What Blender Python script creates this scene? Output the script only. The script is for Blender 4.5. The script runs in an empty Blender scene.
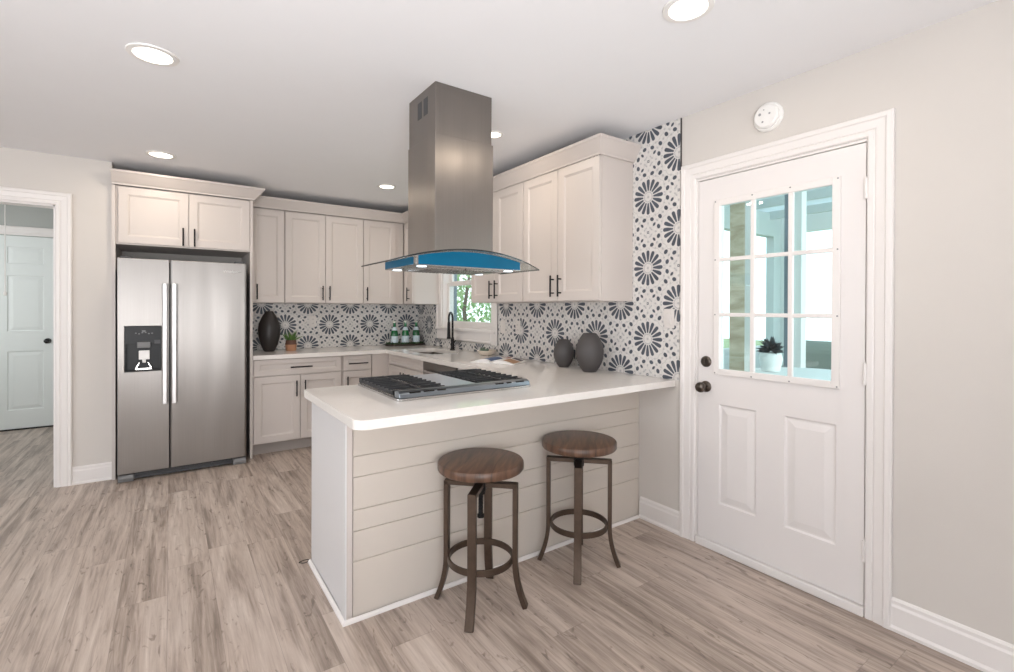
import bpy, bmesh, math, random
from mathutils import Vector, Matrix
random.seed(7)
S = bpy.context.scene
C = S.collection
PI = math.pi
R = math.radians

# ------------------------------------------------------------------ camera, world, light, exposure
cam_data = bpy.data.cameras.new('camera')
cam = bpy.data.objects.new('camera', cam_data)
C.objects.link(cam)
cam.location = (0, 0, 1.3197)
cam_data.sensor_fit = 'HORIZONTAL'
cam_data.sensor_width = 36.0
cam_data.lens = 36.0 * 482.99 / 1014.0
cam_data.shift_y = (311.44 - 336.0) / 1014.0
cam_data.clip_start = 0.05
ya, pi_, ro = R(34.894), R(-0.246), R(0.186)
fw = Vector((math.sin(ya) * math.cos(pi_), math.cos(ya) * math.cos(pi_), math.sin(pi_)))
r0 = Vector((math.cos(ya), -math.sin(ya), 0))
u0 = r0.cross(fw)
r1 = r0 * math.cos(ro) + u0 * math.sin(ro)
u1 = -r0 * math.sin(ro) + u0 * math.cos(ro)
cam.rotation_euler = Matrix((r1, u1, -fw)).transposed().to_euler()
S.camera = cam

S.view_settings.view_transform = 'Standard'
S.view_settings.look = 'None'
S.view_settings.gamma = 1.0
S.view_settings.use_curve_mapping = False
S.view_settings.exposure = -0.08

world = bpy.data.worlds.new('daylight')
S.world = world
world.use_nodes = True
wn = world.node_tree
wn.nodes.clear()
w_out = wn.nodes.new('ShaderNodeOutputWorld')
w_bg = wn.nodes.new('ShaderNodeBackground')
w_tc = wn.nodes.new('ShaderNodeTexCoord')
w_sep = wn.nodes.new('ShaderNodeSeparateXYZ')
w_cr = wn.nodes.new('ShaderNodeValToRGB')
w_cr.color_ramp.elements[0].position = 0.0
w_cr.color_ramp.elements[0].color = (0.92, 0.97, 1.0, 1)
w_cr.color_ramp.elements[1].position = 0.7
w_cr.color_ramp.elements[1].color = (0.72, 0.86, 1.0, 1)
wn.links.new(w_tc.outputs['Generated'], w_sep.inputs[0])
wn.links.new(w_sep.outputs['Z'], w_cr.inputs[0])
wn.links.new(w_cr.outputs[0], w_bg.inputs[0])
w_bg.inputs[1].default_value = 2.3
wn.links.new(w_bg.outputs[0], w_out.inputs[0])

def area(name, loc, direction, sx, sy, watts, color):
    l = bpy.data.lights.new(name, 'AREA')
    l.shape = 'RECTANGLE'; l.size = sx; l.size_y = sy
    l.energy = watts; l.color = color
    o = bpy.data.objects.new(name, l)
    C.objects.link(o)
    o.location = loc
    o.rotation_euler = Vector(direction).to_track_quat('-Z', 'Y').to_euler()
    return o
# daylight entering through the room's windows (rear wall, left wall)
area('rear_window_daylight', (-0.6, -3.28, 1.45), (0, 1, 0.25), 3.6, 1.5, 13, (0.98, 0.98, 1.0))
area('left_window_daylight', (-4.28, 1.2, 1.45), (1, 0, 0.25), 2.8, 1.5, 44, (0.88, 0.94, 1.0))
area('hall_fill', (-2.45, 6.2, 1.5), (1, 0, 0), 1.2, 1.2, 20, (0.97, 1.0, 1.0))  # unseen lamp added to brighten the hall, which has no window
# added fill lamps: sunroom, and one bounced off the ceiling from behind the photographer
area('sunroom_fill', (4.6, -1.5, 1.5), (0, 1, 0), 3.6, 1.6, 110, (0.95, 0.98, 1.0))
bl = area('ceiling_bounce_fill', (-0.7, -1.3, 1.0), (0.15, 0.8, 0.72), 1.8, 1.8, 86, (0.97, 0.975, 1.0)); bl.data.spread = R(125)
sun_d = bpy.data.lights.new('sun', 'SUN'); sun_d.energy = 3.0; sun_d.angle = R(3); sun_d.color = (1.0, 0.96, 0.9)
sun = bpy.data.objects.new('sun', sun_d); C.objects.link(sun)
sun.rotation_euler = Vector((0.5, 0.5, -0.8)).to_track_quat('-Z', 'Y').to_euler()

# ------------------------------------------------------------------ geometry constants
XR, YB, YL, ZC, CT = 2.462, 5.41, 4.808, 2.446, 0.903
XA = -0.369      # left side of the fridge alcove

# ------------------------------------------------------------------ materials
def lin(c):
    r = []
    for v in c[:3]:
        v = v / 255.0
        r.append(v / 12.92 if v <= 0.04045 else ((v + 0.055) / 1.055) ** 2.4)
    return (r[0], r[1], r[2], 1.0)

def new_mat(name):
    m = bpy.data.materials.new(name)
    m.use_nodes = True
    nt = m.node_tree
    b = nt.nodes['Principled BSDF']
    return m, nt, b

def mat(name, c, rough=0.5, metal=0.0, var=0.04, scale=6.0, bump=0.0, bscale=80.0, stretch=None, coat=0.0, aniso=0.0, spec=None, emit=0.0):
    """plain procedural material: colour with gentle noise variation, optional bump"""
    m, nt, b = new_mat(name)
    tc = nt.nodes.new('ShaderNodeTexCoord')
    mp = nt.nodes.new('ShaderNodeMapping')
    if stretch: mp.inputs['Scale'].default_value = stretch
    n = nt.nodes.new('ShaderNodeTexNoise'); n.inputs['Scale'].default_value = scale
    n.inputs['Detail'].default_value = 3
    mx = nt.nodes.new('ShaderNodeMix'); mx.data_type = 'RGBA'
    L = lin(c)
    mx.inputs['A'].default_value = tuple(min(1, v * (1 - var)) for v in L[:3]) + (1,)
    mx.inputs['B'].default_value = tuple(min(1, v * (1 + var)) for v in L[:3]) + (1,)
    nt.links.new(tc.outputs['Object'], mp.inputs[0]); nt.links.new(mp.outputs[0], n.inputs[0])
    nt.links.new(n.outputs[0], mx.inputs['Factor']); nt.links.new(mx.outputs['Result'], b.inputs['Base Color'])
    b.inputs['Roughness'].default_value = rough
    b.inputs['Metallic'].default_value = metal
    if spec is not None: b.inputs['Specular IOR Level'].default_value = spec
    if coat: b.inputs['Coat Weight'].default_value = coat; b.inputs['Coat Roughness'].default_value = 0.05
    if aniso: b.inputs['Anisotropic'].default_value = aniso
    if emit:
        b.inputs['Emission Color'].default_value = L; b.inputs['Emission Strength'].default_value = emit
    if bump:
        n2 = nt.nodes.new('ShaderNodeTexNoise'); n2.inputs['Scale'].default_value = bscale
        bp = nt.nodes.new('ShaderNodeBump'); bp.inputs['Strength'].default_value = bump; bp.inputs['Distance'].default_value = 0.002
        nt.links.new(mp.outputs[0], n2.inputs[0]); nt.links.new(n2.outputs[0], bp.inputs['Height'])
        nt.links.new(bp.outputs[0], b.inputs['Normal'])
    return m

class X:
    """tiny shader-math expression helper"""
    def __init__(s, nt, sock): s.nt = nt; s.k = sock
    def op(s, o, b=None, c=None, clamp=False):
        n = s.nt.nodes.new('ShaderNodeMath'); n.operation = o; n.use_clamp = clamp
        s.nt.links.new(s.k, n.inputs[0])
        for i, v in ((1, b), (2, c)):
            if v is None: continue
            if isinstance(v, X): s.nt.links.new(v.k, n.inputs[i])
            else: n.inputs[i].default_value = v
        return X(s.nt, n.outputs[0])
    def __add__(s, b): return s.op('ADD', b)
    def __sub__(s, b): return s.op('SUBTRACT', b)
    def __mul__(s, b): return s.op('MULTIPLY', b)
    def __truediv__(s, b): return s.op('DIVIDE', b)
    def floor(s): return s.op('FLOOR')
    def round(s): return s.op('ROUND')
    def abs(s): return s.op('ABSOLUTE')
    def max(s, b): return s.op('MAXIMUM', b)
    def min(s, b): return s.op('MINIMUM', b)
    def lt(s, b): return s.op('LESS_THAN', b)
    def gt(s, b): return s.op('GREATER_THAN', b)
    def sqrt(s): return s.op('SQRT')

def smooth(x, a, b):
    n = x.nt.nodes.new('ShaderNodeMapRange'); n.interpolation_type = 'SMOOTHSTEP'
    x.nt.links.new(x.k, n.inputs[0]); n.inputs[1].default_value = a; n.inputs[2].default_value = b
    return X(x.nt, n.outputs[0])

def mixc(nt, f, a, b):
    mx = nt.nodes.new('ShaderNodeMix'); mx.data_type = 'RGBA'
    if isinstance(f, X): nt.links.new(f.k, mx.inputs['Factor'])
    else: mx.inputs['Factor'].default_value = f
    for nm, v in (('A', a), ('B', b)):
        if isinstance(v, tuple): mx.inputs[nm].default_value = v
        else: nt.links.new(v, mx.inputs[nm])
    return mx.outputs['Result']

def tile_material(name, axis, a0, z0, flip=1):
    """patterned cement tile: sixteen-petal rosettes on a staggered lattice with dark pebbles between"""
    P = 0.444
    m, nt, b = new_mat(name)
    tc = nt.nodes.new('ShaderNodeTexCoord'); sp = nt.nodes.new('ShaderNodeSeparateXYZ')
    nt.links.new(tc.outputs['Object'], sp.inputs[0])
    a = (X(nt, sp.outputs[axis]) - a0) / P
    z = (X(nt, sp.outputs['Z']) - z0) / P
    # rosette A at integers, B at half integers
    ax = (a - a.round()).abs(); az = (z - z.round()).abs()
    bx = X(nt, ax.k) * -1.0 + 0.5; bz = X(nt, az.k) * -1.0 + 0.5
    useB = (ax + az).gt(0.5)
    inv = useB * -1.0 + 1.0
    x = ax * inv + bx * useB
    y = az * inv + bz * useB
    hi = x.max(y); lo = x.min(y)
    r = (hi * hi + lo * lo).sqrt()
    th = lo.op('ARCTAN2', hi)                              # 0..45 deg
    st = 2 * PI / 16
    k = (th / st).round()
    dth = th - k * st
    # petal: along radius t, across w
    t = r * dth.op('COSINE'); w = (r * dth.op('SINE')).abs()
    half = smooth(t, 0.08, 0.2) * 0.014 + 0.012
    cap = (t - 0.222).max(0.0)
    din = (X(nt, t.k) * -1.0 + 0.098).max(0.0)
    d = ((w * w) + (cap * cap) + (din * din)).sqrt() - half
    petal = smooth(d, 0.004, -0.004)
    def dot(cx, cy, rad, ang=0.0, asp=1.25):
        dx = hi - cx; dy = lo - cy
        c, s = math.cos(ang), math.sin(ang)
        uu = (dx * c + dy * s) / asp
        vv = dy * c - dx * s
        dd = (uu * uu + vv * vv).sqrt()
        return smooth(dd, rad + 0.004, rad - 0.004)
    dots = dot(0.322, 0.066, 0.0265, 1.2)
    dots = dots.max(dot(0.297, 0.200, 0.0265, 0.9))
    dots = dots.max(dot(0.400, 0.110, 0.0255, 2.2))
    sq = smooth((((hi - 0.5).abs() - 0.013).abs()).max(lo * 0.45), 0.008, 0.004) * 0.8
    dark = petal.max(dots).max(sq)
    # light grey linework
    g = dot(0.27, 0.125, 0.012, 0.0, 1.3).max(dot(0.37, 0.0, 0.014)).max(dot(0.25, 0.25, 0.016)).max(dot(0.44, 0.035, 0.012, 0.7, 1.5)).max(dot(0.345, 0.15, 0.012, 0.6, 1.6)).max(dot(0.27, 0.02, 0.01))
    ring = smooth((r - 0.285 - (dth.abs() * 0.12)).abs(), 0.006, 0.002)
    core = smooth(((r - 0.062 - (dth.abs() * 0.06))).abs(), 0.010, 0.005).max(smooth(r, 0.022, 0.012))
    ln = smooth((hi + lo - 0.5).abs(), 0.006, 0.002).max(smooth((hi - 0.5).abs(), 0.005, 0.002))
    light = g.max(ring * 0.7).max(core).max(ln * 0.6)
    n = nt.nodes.new('ShaderNodeTexNoise'); n.inputs['Scale'].default_value = 60; n.inputs['Detail'].default_value = 3
    nt.links.new(tc.outputs['Object'], n.inputs[0])
    n2 = nt.nodes.new('ShaderNodeTexNoise'); n2.inputs['Scale'].default_value = 9
    nt.links.new(tc.outputs['Object'], n2.inputs[0])
    base = mixc(nt, X(nt, n.outputs[0]), lin((198, 194, 190)), lin((232, 228, 224)))
    grey = mixc(nt, X(nt, n.outputs[0]), lin((150, 150, 152)), lin((192, 190, 190)))
    dk = mixc(nt, X(nt, n2.outputs[0]), lin((34, 40, 52)), lin((78, 88, 102)))
    c1 = mixc(nt, light * 0.75, base, grey)
    c2 = mixc(nt, dark * 0.97, c1, dk)
    nt.links.new(c2, b.inputs['Base Color'])
    b.inputs['Roughness'].default_value = 0.42
    return m

def floor_material():
    m, nt, b = new_mat('vinyl_plank_floor')
    tc = nt.nodes.new('ShaderNodeTexCoord'); sp = nt.nodes.new('ShaderNodeSeparateXYZ')
    nt.links.new(tc.outputs['Object'], sp.inputs[0])
    x = (X(nt, sp.outputs['X']) + 20.03) / 0.182
    y0 = X(nt, sp.outputs['Y']) + 20.0
    col = x.floor(); fx = x - col
    wn1 = nt.nodes.new('ShaderNodeTexWhiteNoise'); wn1.noise_dimensions = '1D'
    nt.links.new(col.k, wn1.inputs['W'])
    y = (y0 / 1.22) + X(nt, wn1.outputs['Value'])
    row = y.floor(); fy = y - row
    cb = nt.nodes.new('ShaderNodeCombineXYZ'); nt.links.new(col.k, cb.inputs[0]); nt.links.new(row.k, cb.inputs[1])
    wn2 = nt.nodes.new('ShaderNodeTexWhiteNoise'); wn2.noise_dimensions = '2D'
    nt.links.new(cb.outputs[0], wn2.inputs['Vector'])
    idv = X(nt, wn2.outputs['Value'])
    def noise(sx, sy, off, detail, dist=0.0, rough=0.5):
        c = nt.nodes.new('ShaderNodeCombineXYZ')
        nt.links.new((X(nt, sp.outputs['X']) * sx).k, c.inputs[0])
        nt.links.new((X(nt, sp.outputs['Y']) * sy).k, c.inputs[1])
        nt.links.new((idv * 37.0 + off).k, c.inputs[2])
        n = nt.nodes.new('ShaderNodeTexNoise'); n.inputs['Scale'].default_value = 1.0
        n.inputs['Detail'].default_value = detail; n.inputs['Distortion'].default_value = dist; n.inputs['Roughness'].default_value = rough
        nt.links.new(c.outputs[0], n.inputs[0])
        return X(nt, n.outputs[0])
    g1 = noise(13, 1.0, 0, 5, 1.2)
    g2 = noise(70, 3.5, 5, 5, 0.6, 0.65)
    g3 = noise(22, 7, 11, 3, 2.0)
    f = (g1 - 0.5) * 1.6 + 0.5
    f = f * 0.50 + (g2 - 0.5) * 0.55 + idv * 0.10 + 0.21
    f = f - smooth(g3, 0.60, 0.74) * 0.20
    rp = nt.nodes.new('ShaderNodeValToRGB')
    e = rp.color_ramp.elements
    e[0].position = 0.16; e[0].color = lin((114, 101, 92))
    e[1].position = 0.80; e[1].color = lin((214, 201, 190))
    k = e.new(0.36); k.color = lin((146, 131, 120))
    k = e.new(0.54); k.color = lin((186, 170, 158))
    nt.links.new(f.k, rp.inputs[0])
    gx = smooth((fx - 0.5).abs(), 0.4925, 0.4965); gy = smooth((fy - 0.5).abs(), 0.4985, 0.4995)
    c = mixc(nt, gx.max(gy) * 0.35, rp.outputs[0], lin((95, 84, 76)))
    nt.links.new(c, b.inputs['Base Color'])
    b.inputs['Roughness'].default_value = 0.38
    bp = nt.nodes.new('ShaderNodeBump'); bp.inputs['Strength'].default_value = 0.12; bp.inputs['Distance'].default_value = 0.001
    nt.links.new(g2.k, bp.inputs['Height']); nt.links.new(bp.outputs[0], b.inputs['Normal'])
    return m

def wood_material(name, c0, c1, rough=0.4, sx=6, sy=60):
    m, nt, b = new_mat(name)
    tc = nt.nodes.new('ShaderNodeTexCoord'); mp = nt.nodes.new('ShaderNodeMapping')
    mp.inputs['Scale'].default_value = (sx, sy, sx); mp.inputs['Rotation'].default_value = (0, 0, R(35))
    n = nt.nodes.new('ShaderNodeTexNoise'); n.inputs['Scale'].default_value = 1; n.inputs['Detail'].default_value = 6; n.inputs['Distortion'].default_value = 0.8
    rp = nt.nodes.new('ShaderNodeValToRGB')
    rp.color_ramp.elements[0].position = 0.3; rp.color_ramp.elements[0].color = lin(c0)
    rp.color_ramp.elements[1].position = 0.7; rp.color_ramp.elements[1].color = lin(c1)
    nt.links.new(tc.outputs['Object'], mp.inputs[0]); nt.links.new(mp.outputs[0], n.inputs[0])
    nt.links.new(n.outputs[0], rp.inputs[0]); nt.links.new(rp.outputs[0], b.inputs['Base Color'])
    b.inputs['Roughness'].default_value = rough
    return m

def quartz_material():
    m, nt, b = new_mat('white_quartz')
    tc = nt.nodes.new('ShaderNodeTexCoord')
    n = nt.nodes.new('ShaderNodeTexNoise'); n.inputs['Scale'].default_value = 3.5; n.inputs['Detail'].default_value = 8; n.inputs['Distortion'].default_value = 1.5
    n2 = nt.nodes.new('ShaderNodeTexNoise'); n2.inputs['Scale'].default_value = 160
    nt.links.new(tc.outputs['Object'], n.inputs[0]); nt.links.new(tc.outputs['Object'], n2.inputs[0])
    v = smooth((X(nt, n.outputs[0]) - 0.5).abs(), 0.03, 0.0)
    sp = smooth(X(nt, n2.outputs[0]), 0.62, 0.72)
    c = mixc(nt, v * 0.07 + sp * 0.08, lin((234, 229, 224)), lin((200, 190, 182)))
    nt.links.new(c, b.inputs['Base Color'])
    b.inputs['Roughness'].default_value = 0.06
    return m

def brushed(name, c, rough=0.28, vertical=True, bands=0.25):
    """brushed stainless steel: fine streaks plus a gentle waviness of the sheet"""
    m, nt, b = new_mat(name)
    tc = nt.nodes.new('ShaderNodeTexCoord'); mp = nt.nodes.new('ShaderNodeMapping')
    mp.inputs['Scale'].default_value = (300, 300, 2.0) if vertical else (2, 2, 300)
    n = nt.nodes.new('ShaderNodeTexNoise'); n.inputs['Scale'].default_value = 1; n.inputs['Detail'].default_value = 2
    nt.links.new(tc.outputs['Object'], mp.inputs[0]); nt.links.new(mp.outputs[0], n.inputs[0])
    L = lin(c)
    c1 = mixc(nt, X(nt, n.outputs[0]), tuple(v * 0.93 for v in L[:3]) + (1,), tuple(min(1, v * 1.07) for v in L[:3]) + (1,))
    nt.links.new(c1, b.inputs['Base Color'])
    b.inputs['Metallic'].default_value = 1.0; b.inputs['Roughness'].default_value = rough
    b.inputs['Anisotropic'].default_value = 0.7; b.inputs['Anisotropic Rotation'].default_value = 0.0
    mp2 = nt.nodes.new('ShaderNodeMapping'); mp2.inputs['Scale'].default_value = (4.5, 4.5, 0.5) if vertical else (1, 1, 1)
    n3 = nt.nodes.new('ShaderNodeTexNoise'); n3.inputs['Scale'].default_value = 1; n3.inputs['Detail'].default_value = 1
    nt.links.new(tc.outputs['Object'], mp2.inputs[0]); nt.links.new(mp2.outputs[0], n3.inputs[0])
    bp = nt.nodes.new('ShaderNodeBump'); bp.inputs['Strength'].default_value = bands; bp.inputs['Distance'].default_value = 0.06
    nt.links.new(n3.outputs[0], bp.inputs['Height']); nt.links.new(bp.outputs[0], b.inputs['Normal'])
    return m

def glass_material(name, tint=(0.93, 0.97, 0.97), refl=1.0, ior=1.5):
    m = bpy.data.materials.new(name); m.use_nodes = True
    nt = m.node_tree; nt.nodes.clear()
    out = nt.nodes.new('ShaderNodeOutputMaterial'); mx = nt.nodes.new('ShaderNodeMixShader')
    tr = nt.nodes.new('ShaderNodeBsdfTransparent'); gl = nt.nodes.new('ShaderNodeBsdfGlossy')
    fr = nt.nodes.new('ShaderNodeFresnel'); fr.inputs[0].default_value = ior
    ge = nt.nodes.new('ShaderNodeNewGeometry')
    io = X(nt, ge.outputs['Backfacing']) * (1 / ior - ior) + ior
    nt.links.new(io.k, fr.inputs[0])
    tc = nt.nodes.new('ShaderNodeTexCoord'); n = nt.nodes.new('ShaderNodeTexNoise'); n.inputs['Scale'].default_value = 2.0
    bp = nt.nodes.new('ShaderNodeBump'); bp.inputs['Strength'].default_value = 0.05; bp.inputs['Distance'].default_value = 0.01
    nt.links.new(tc.outputs['Object'], n.inputs[0]); nt.links.new(n.outputs[0], bp.inputs['Height']); nt.links.new(bp.outputs[0], gl.inputs['Normal'])
    tr.inputs[0].default_value = tint + (1,)
    gl.inputs['Roughness'].default_value = 0.0
    k = X(nt, fr.outputs[0]) * refl
    nt.links.new(k.k, mx.inputs[0]); nt.links.new(tr.outputs[0], mx.inputs[1]); nt.links.new(gl.outputs[0], mx.inputs[2])
    nt.links.new(mx.outputs[0], out.inputs[0])
    return m

def translucent_material(name, c, k=0.6):
    m = bpy.data.materials.new(name); m.use_nodes = True
    nt = m.node_tree; nt.nodes.clear()
    out = nt.nodes.new('ShaderNodeOutputMaterial'); mx = nt.nodes.new('ShaderNodeMixShader')
    di = nt.nodes.new('ShaderNodeBsdfDiffuse'); tl = nt.nodes.new('ShaderNodeBsdfTranslucent')
    tc = nt.nodes.new('ShaderNodeTexCoord'); n = nt.nodes.new('ShaderNodeTexNoise'); n.inputs['Scale'].default_value = 5.0
    nt.links.new(tc.outputs['Object'], n.inputs[0])
    L = lin(c)
    col = mixc(nt, X(nt, n.outputs[0]), tuple(v * .8 for v in L[:3]) + (1,), tuple(min(1, v * 1.15) for v in L[:3]) + (1,))
    nt.links.new(col, di.inputs[0]); nt.links.new(col, tl.inputs[0])
    mx.inputs[0].default_value = k
    nt.links.new(di.outputs[0], mx.inputs[1]); nt.links.new(tl.outputs[0], mx.inputs[2]); nt.links.new(mx.outputs[0], out.inputs[0])
    return m

M = {}
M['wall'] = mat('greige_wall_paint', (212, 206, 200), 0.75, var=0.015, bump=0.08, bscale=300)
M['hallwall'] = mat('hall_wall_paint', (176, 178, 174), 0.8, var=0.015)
M['ceil'] = mat('ceiling_paint', (243, 243, 245), 0.8, var=0.01, bump=0.1, bscale=250)
M['trim'] = mat('white_trim_paint', (234, 229, 226), 0.38, var=0.01)
M['door'] = mat('white_door_paint', (232, 227, 225), 0.35, var=0.012)
M['halldoor'] = mat('pale_door_paint', (226, 231, 229), 0.4, var=0.01)
M['cab'] = mat('warm_grey_cabinet_paint', (206, 197, 191), 0.42, var=0.015)
M['cabin'] = mat('cabinet_underside', (170, 150, 132), 0.6, var=0.05)
M['panel'] = mat('shiplap_paint', (208, 199, 189), 0.45, var=0.02)
M['endpanel_lit'] = mat('end_panel_lit_paint', (218, 216, 216), 0.45, var=0.01)  # cool daylight falling on the end side is put into this colour
M['kick'] = mat('toe_kick_grey', (160, 152, 146), 0.6)
M['floor'] = floor_material()
M['quartz'] = quartz_material()
M['steel'] = brushed('brushed_steel_fridge', (156, 151, 147), 0.40)
M['hoodsteel'] = brushed('brushed_steel_hood', (140, 134, 129), 0.33, bands=0.35)
M['steelplain'] = mat('satin_steel', (190, 188, 186), 0.25, 1.0, var=0.03)
M['handle_steel'] = mat('fridge_handle_steel', (200, 197, 196), 0.38, 1.0, var=0.02)
M['dwsteel'] = mat('dishwasher_steel', (128, 124, 122), 0.35, 1.0, var=0.05, stretch=(1, 1, 60))
M['black'] = mat('black_metal', (28, 26, 26), 0.4, 0.6)
M['blackgloss'] = mat('black_gloss_plastic', (12, 12, 14), 0.2)
M['greyplastic'] = mat('grey_plastic', (120, 120, 120), 0.5)
M['darkgrey'] = mat('dark_grey_plastic', (70, 70, 72), 0.5)
M['iron'] = mat('cast_iron', (54, 55, 58), 0.55, 0.3, bump=0.3)
M['cooksteel'] = mat('cooktop_steel', (142, 150, 158), 0.28, 1.0, var=0.04)
M['griddle'] = mat('griddle_plate', (196, 200, 210), 0.38, 1.0, var=0.02)
M['bronze'] = mat('antique_bronze_steel', (92, 78, 68), 0.42, 0.75, var=0.25, scale=30)
M['pewter'] = mat('dark_nickel', (96, 88, 82), 0.28, 1.0, var=0.08)
M['seat'] = wood_material('stained_seat_wood', (58, 42, 33), (112, 82, 64), 0.36, 5, 45)
M['tile_r'] = tile_material('rosette_tile_right', 'Y', 1.976, 1.137)
M['tile_b'] = tile_material('rosette_tile_back', 'X', 0.975, 1.150)
M['grout'] = mat('tile_edge', (70, 66, 64), 0.7)
M['glass'] = glass_material('clear_glass')
M['doorglass'] = glass_material('door_glass', (0.88, 0.95, 0.95), 1.8, 1.5)
M['hoodglass'] = glass_material('hood_glass', (0.90, 0.94, 0.94), 1.2)
M['hoodedge'] = mat('dark_glass_edge', (40, 46, 48), 0.15)
M['bluefilm'] = mat('blue_protective_film', (0, 90, 124), 0.3, 0.0, var=0.10, scale=9, spec=0.25)
M['lamp'] = mat('lamp_diffuser', (255, 246, 232), 0.5, emit=6.0)
M['hoodlamp'] = mat('hood_lamp_lens', (225, 240, 250), 0.4, emit=2.0)
M['whiteplastic'] = mat('white_plastic', (238, 236, 233), 0.35, var=0.01)
M['dispglass'] = mat('dispenser_black', (10, 10, 12), 0.38, spec=0.3)
M['vase'] = mat('ribbed_charcoal_ceramic', (74, 70, 70), 0.55, var=0.12, bump=0.5, bscale=60)
M['vasedark'] = mat('black_ceramic', (38, 33, 32), 0.45, var=0.15)
M['leaf'] = mat('green_leaf', (88, 122, 62), 0.5, var=0.35, scale=40)
M['leafd'] = mat('dark_green_leaf', (58, 86, 52), 0.5, var=0.35, scale=40)
M['leafg'] = mat('grey_green_leaf', (112, 130, 112), 0.5, var=0.25, scale=40)
M['terracotta'] = mat('pot_tan', (176, 128, 96), 0.7, var=0.1)
M['potwood'] = mat('pot_brown', (96, 66, 50), 0.6, var=0.15)
M['bottle'] = mat('green_bottle_glass', (22, 96, 52), 0.08, var=0.05)
M['label'] = mat('pale_blue_label', (206, 222, 230), 0.5, var=0.03)
M['cap'] = mat('pale_bottle_cap', (220, 226, 214), 0.4)
M['tray'] = mat('dark_tray', (60, 52, 46), 0.5)
M['bowl'] = mat('cream_bowl', (226, 214, 200), 0.4)
M['paper'] = mat('white_paper', (236, 234, 232), 0.6, var=0.02)
M['ink_blue'] = mat('printed_blue', (72, 92, 132), 0.5, var=0.4, scale=60)
M['ink_tan'] = mat('printed_tan', (176, 136, 100), 0.5, var=0.4, scale=60)
M['ink_dark'] = mat('printed_dark', (66, 56, 58), 0.5, var=0.5, scale=60)
M['ink_red'] = mat('printed_rust', (150, 84, 66), 0.5, var=0.4, scale=60)
M['sink'] = mat('sink_steel', (140, 130, 122), 0.3, 1.0)
M['chrome'] = mat('polished_metal', (205, 200, 196), 0.15, 1.0)
M['silver'] = mat('light_grey_plastic', (160, 160, 160), 0.5)
M['rubber'] = mat('dark_rubber', (40, 38, 38), 0.8)
M['treeleaf'] = translucent_material('sunlit_leaf', (160, 190, 140), 0.4)
M['treeleafb'] = translucent_material('pale_sunlit_leaf', (205, 220, 200), 0.4)
M['grass'] = mat('lawn_green', (130, 150, 110), 0.9, var=0.2, scale=3)
M['bark'] = mat('tree_bark', (96, 86, 76), 0.9, var=0.2)
M['deck'] = mat('sunroom_floor', (206, 212, 210), 0.5, var=0.05)
M['siding'] = mat('white_siding', (230, 234, 232), 0.6, var=0.02)
M['tealwall'] = mat('grey_teal_siding', (196, 206, 205), 0.7, var=0.04)
M['plate'] = mat('wall_plate_plastic', (220, 214, 209), 0.4, var=0.01)
M['postwood'] = wood_material('pale_post_wood', (176, 158, 130), (226, 214, 190), 0.6, 12, 3)
M['cushion'] = mat('grey_green_cover', (140, 150, 142), 0.8, var=0.06)
M['darkframe'] = mat('dark_frame', (52, 62, 68), 0.5)
M['bluegrey'] = mat('blue_grey_post', (112, 128, 140), 0.6)

# ------------------------------------------------------------------ mesh helpers
def link_mesh(name, bm, m, parent=None, bevel=0.0, smooth_=False, seg=2):
    bmesh.ops.recalc_face_normals(bm, faces=bm.faces[:])
    me = bpy.data.meshes.new(name)
    bm.to_mesh(me); bm.free()
    if isinstance(m, (list, tuple)):
        for q in m: me.materials.append(M[q] if isinstance(q, str) else q)
    else:
        me.materials.append(M[m] if isinstance(m, str) else m)
    o = bpy.data.objects.new(name, me)
    C.objects.link(o)
    if parent is not None: o.parent = parent
    if smooth_:
        for p in me.polygons: p.use_smooth = True
        try: me.set_sharp_from_angle(angle=R(35))
        except Exception: pass
    if bevel:
        md = o.modifiers.new('edge', 'BEVEL'); md.width = bevel; md.segments = seg; md.limit_method = 'ANGLE'; md.angle_limit = R(40)
    return o

def B(): return bmesh.new()

def box(bm, x0, x1, y0, y1, z0, z1, mi=0):
    vs = [bm.verts.new((x, y, z)) for z in (z0, z1) for x, y in ((x0, y0), (x1, y0), (x1, y1), (x0, y1))]
    for f in ((3, 2, 1, 0), (4, 5, 6, 7), (0, 1, 5, 4), (1, 2, 6, 5), (2, 3, 7, 6), (3, 0, 4, 7)):
        bm.faces.new([vs[i] for i in f]).material_index = mi
    return vs

def frame_of(d):
    d = d.normalized()
    up = Vector((0, 0, 1)) if abs(d.z) < 0.9 else Vector((1, 0, 0))
    a = d.cross(up).normalized(); b = a.cross(d).normalized()
    return a, b

def cyl(bm, p0, p1, r, r2=None, n=20, caps=True, mi=0):
    p0, p1 = Vector(p0), Vector(p1); r2 = r if r2 is None else r2
    a, b = frame_of(p1 - p0)
    A = [bm.verts.new(p0 + (a * math.cos(t) + b * math.sin(t)) * r) for t in [2 * PI * i / n for i in range(n)]]
    D = [bm.verts.new(p1 + (a * math.cos(t) + b * math.sin(t)) * r2) for t in [2 * PI * i / n for i in range(n)]]
    for i in range(n): bm.faces.new((A[i], A[(i + 1) % n], D[(i + 1) % n], D[i])).material_index = mi
    if caps: bm.faces.new(A[::-1]).material_index = mi; bm.faces.new(D).material_index = mi

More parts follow.
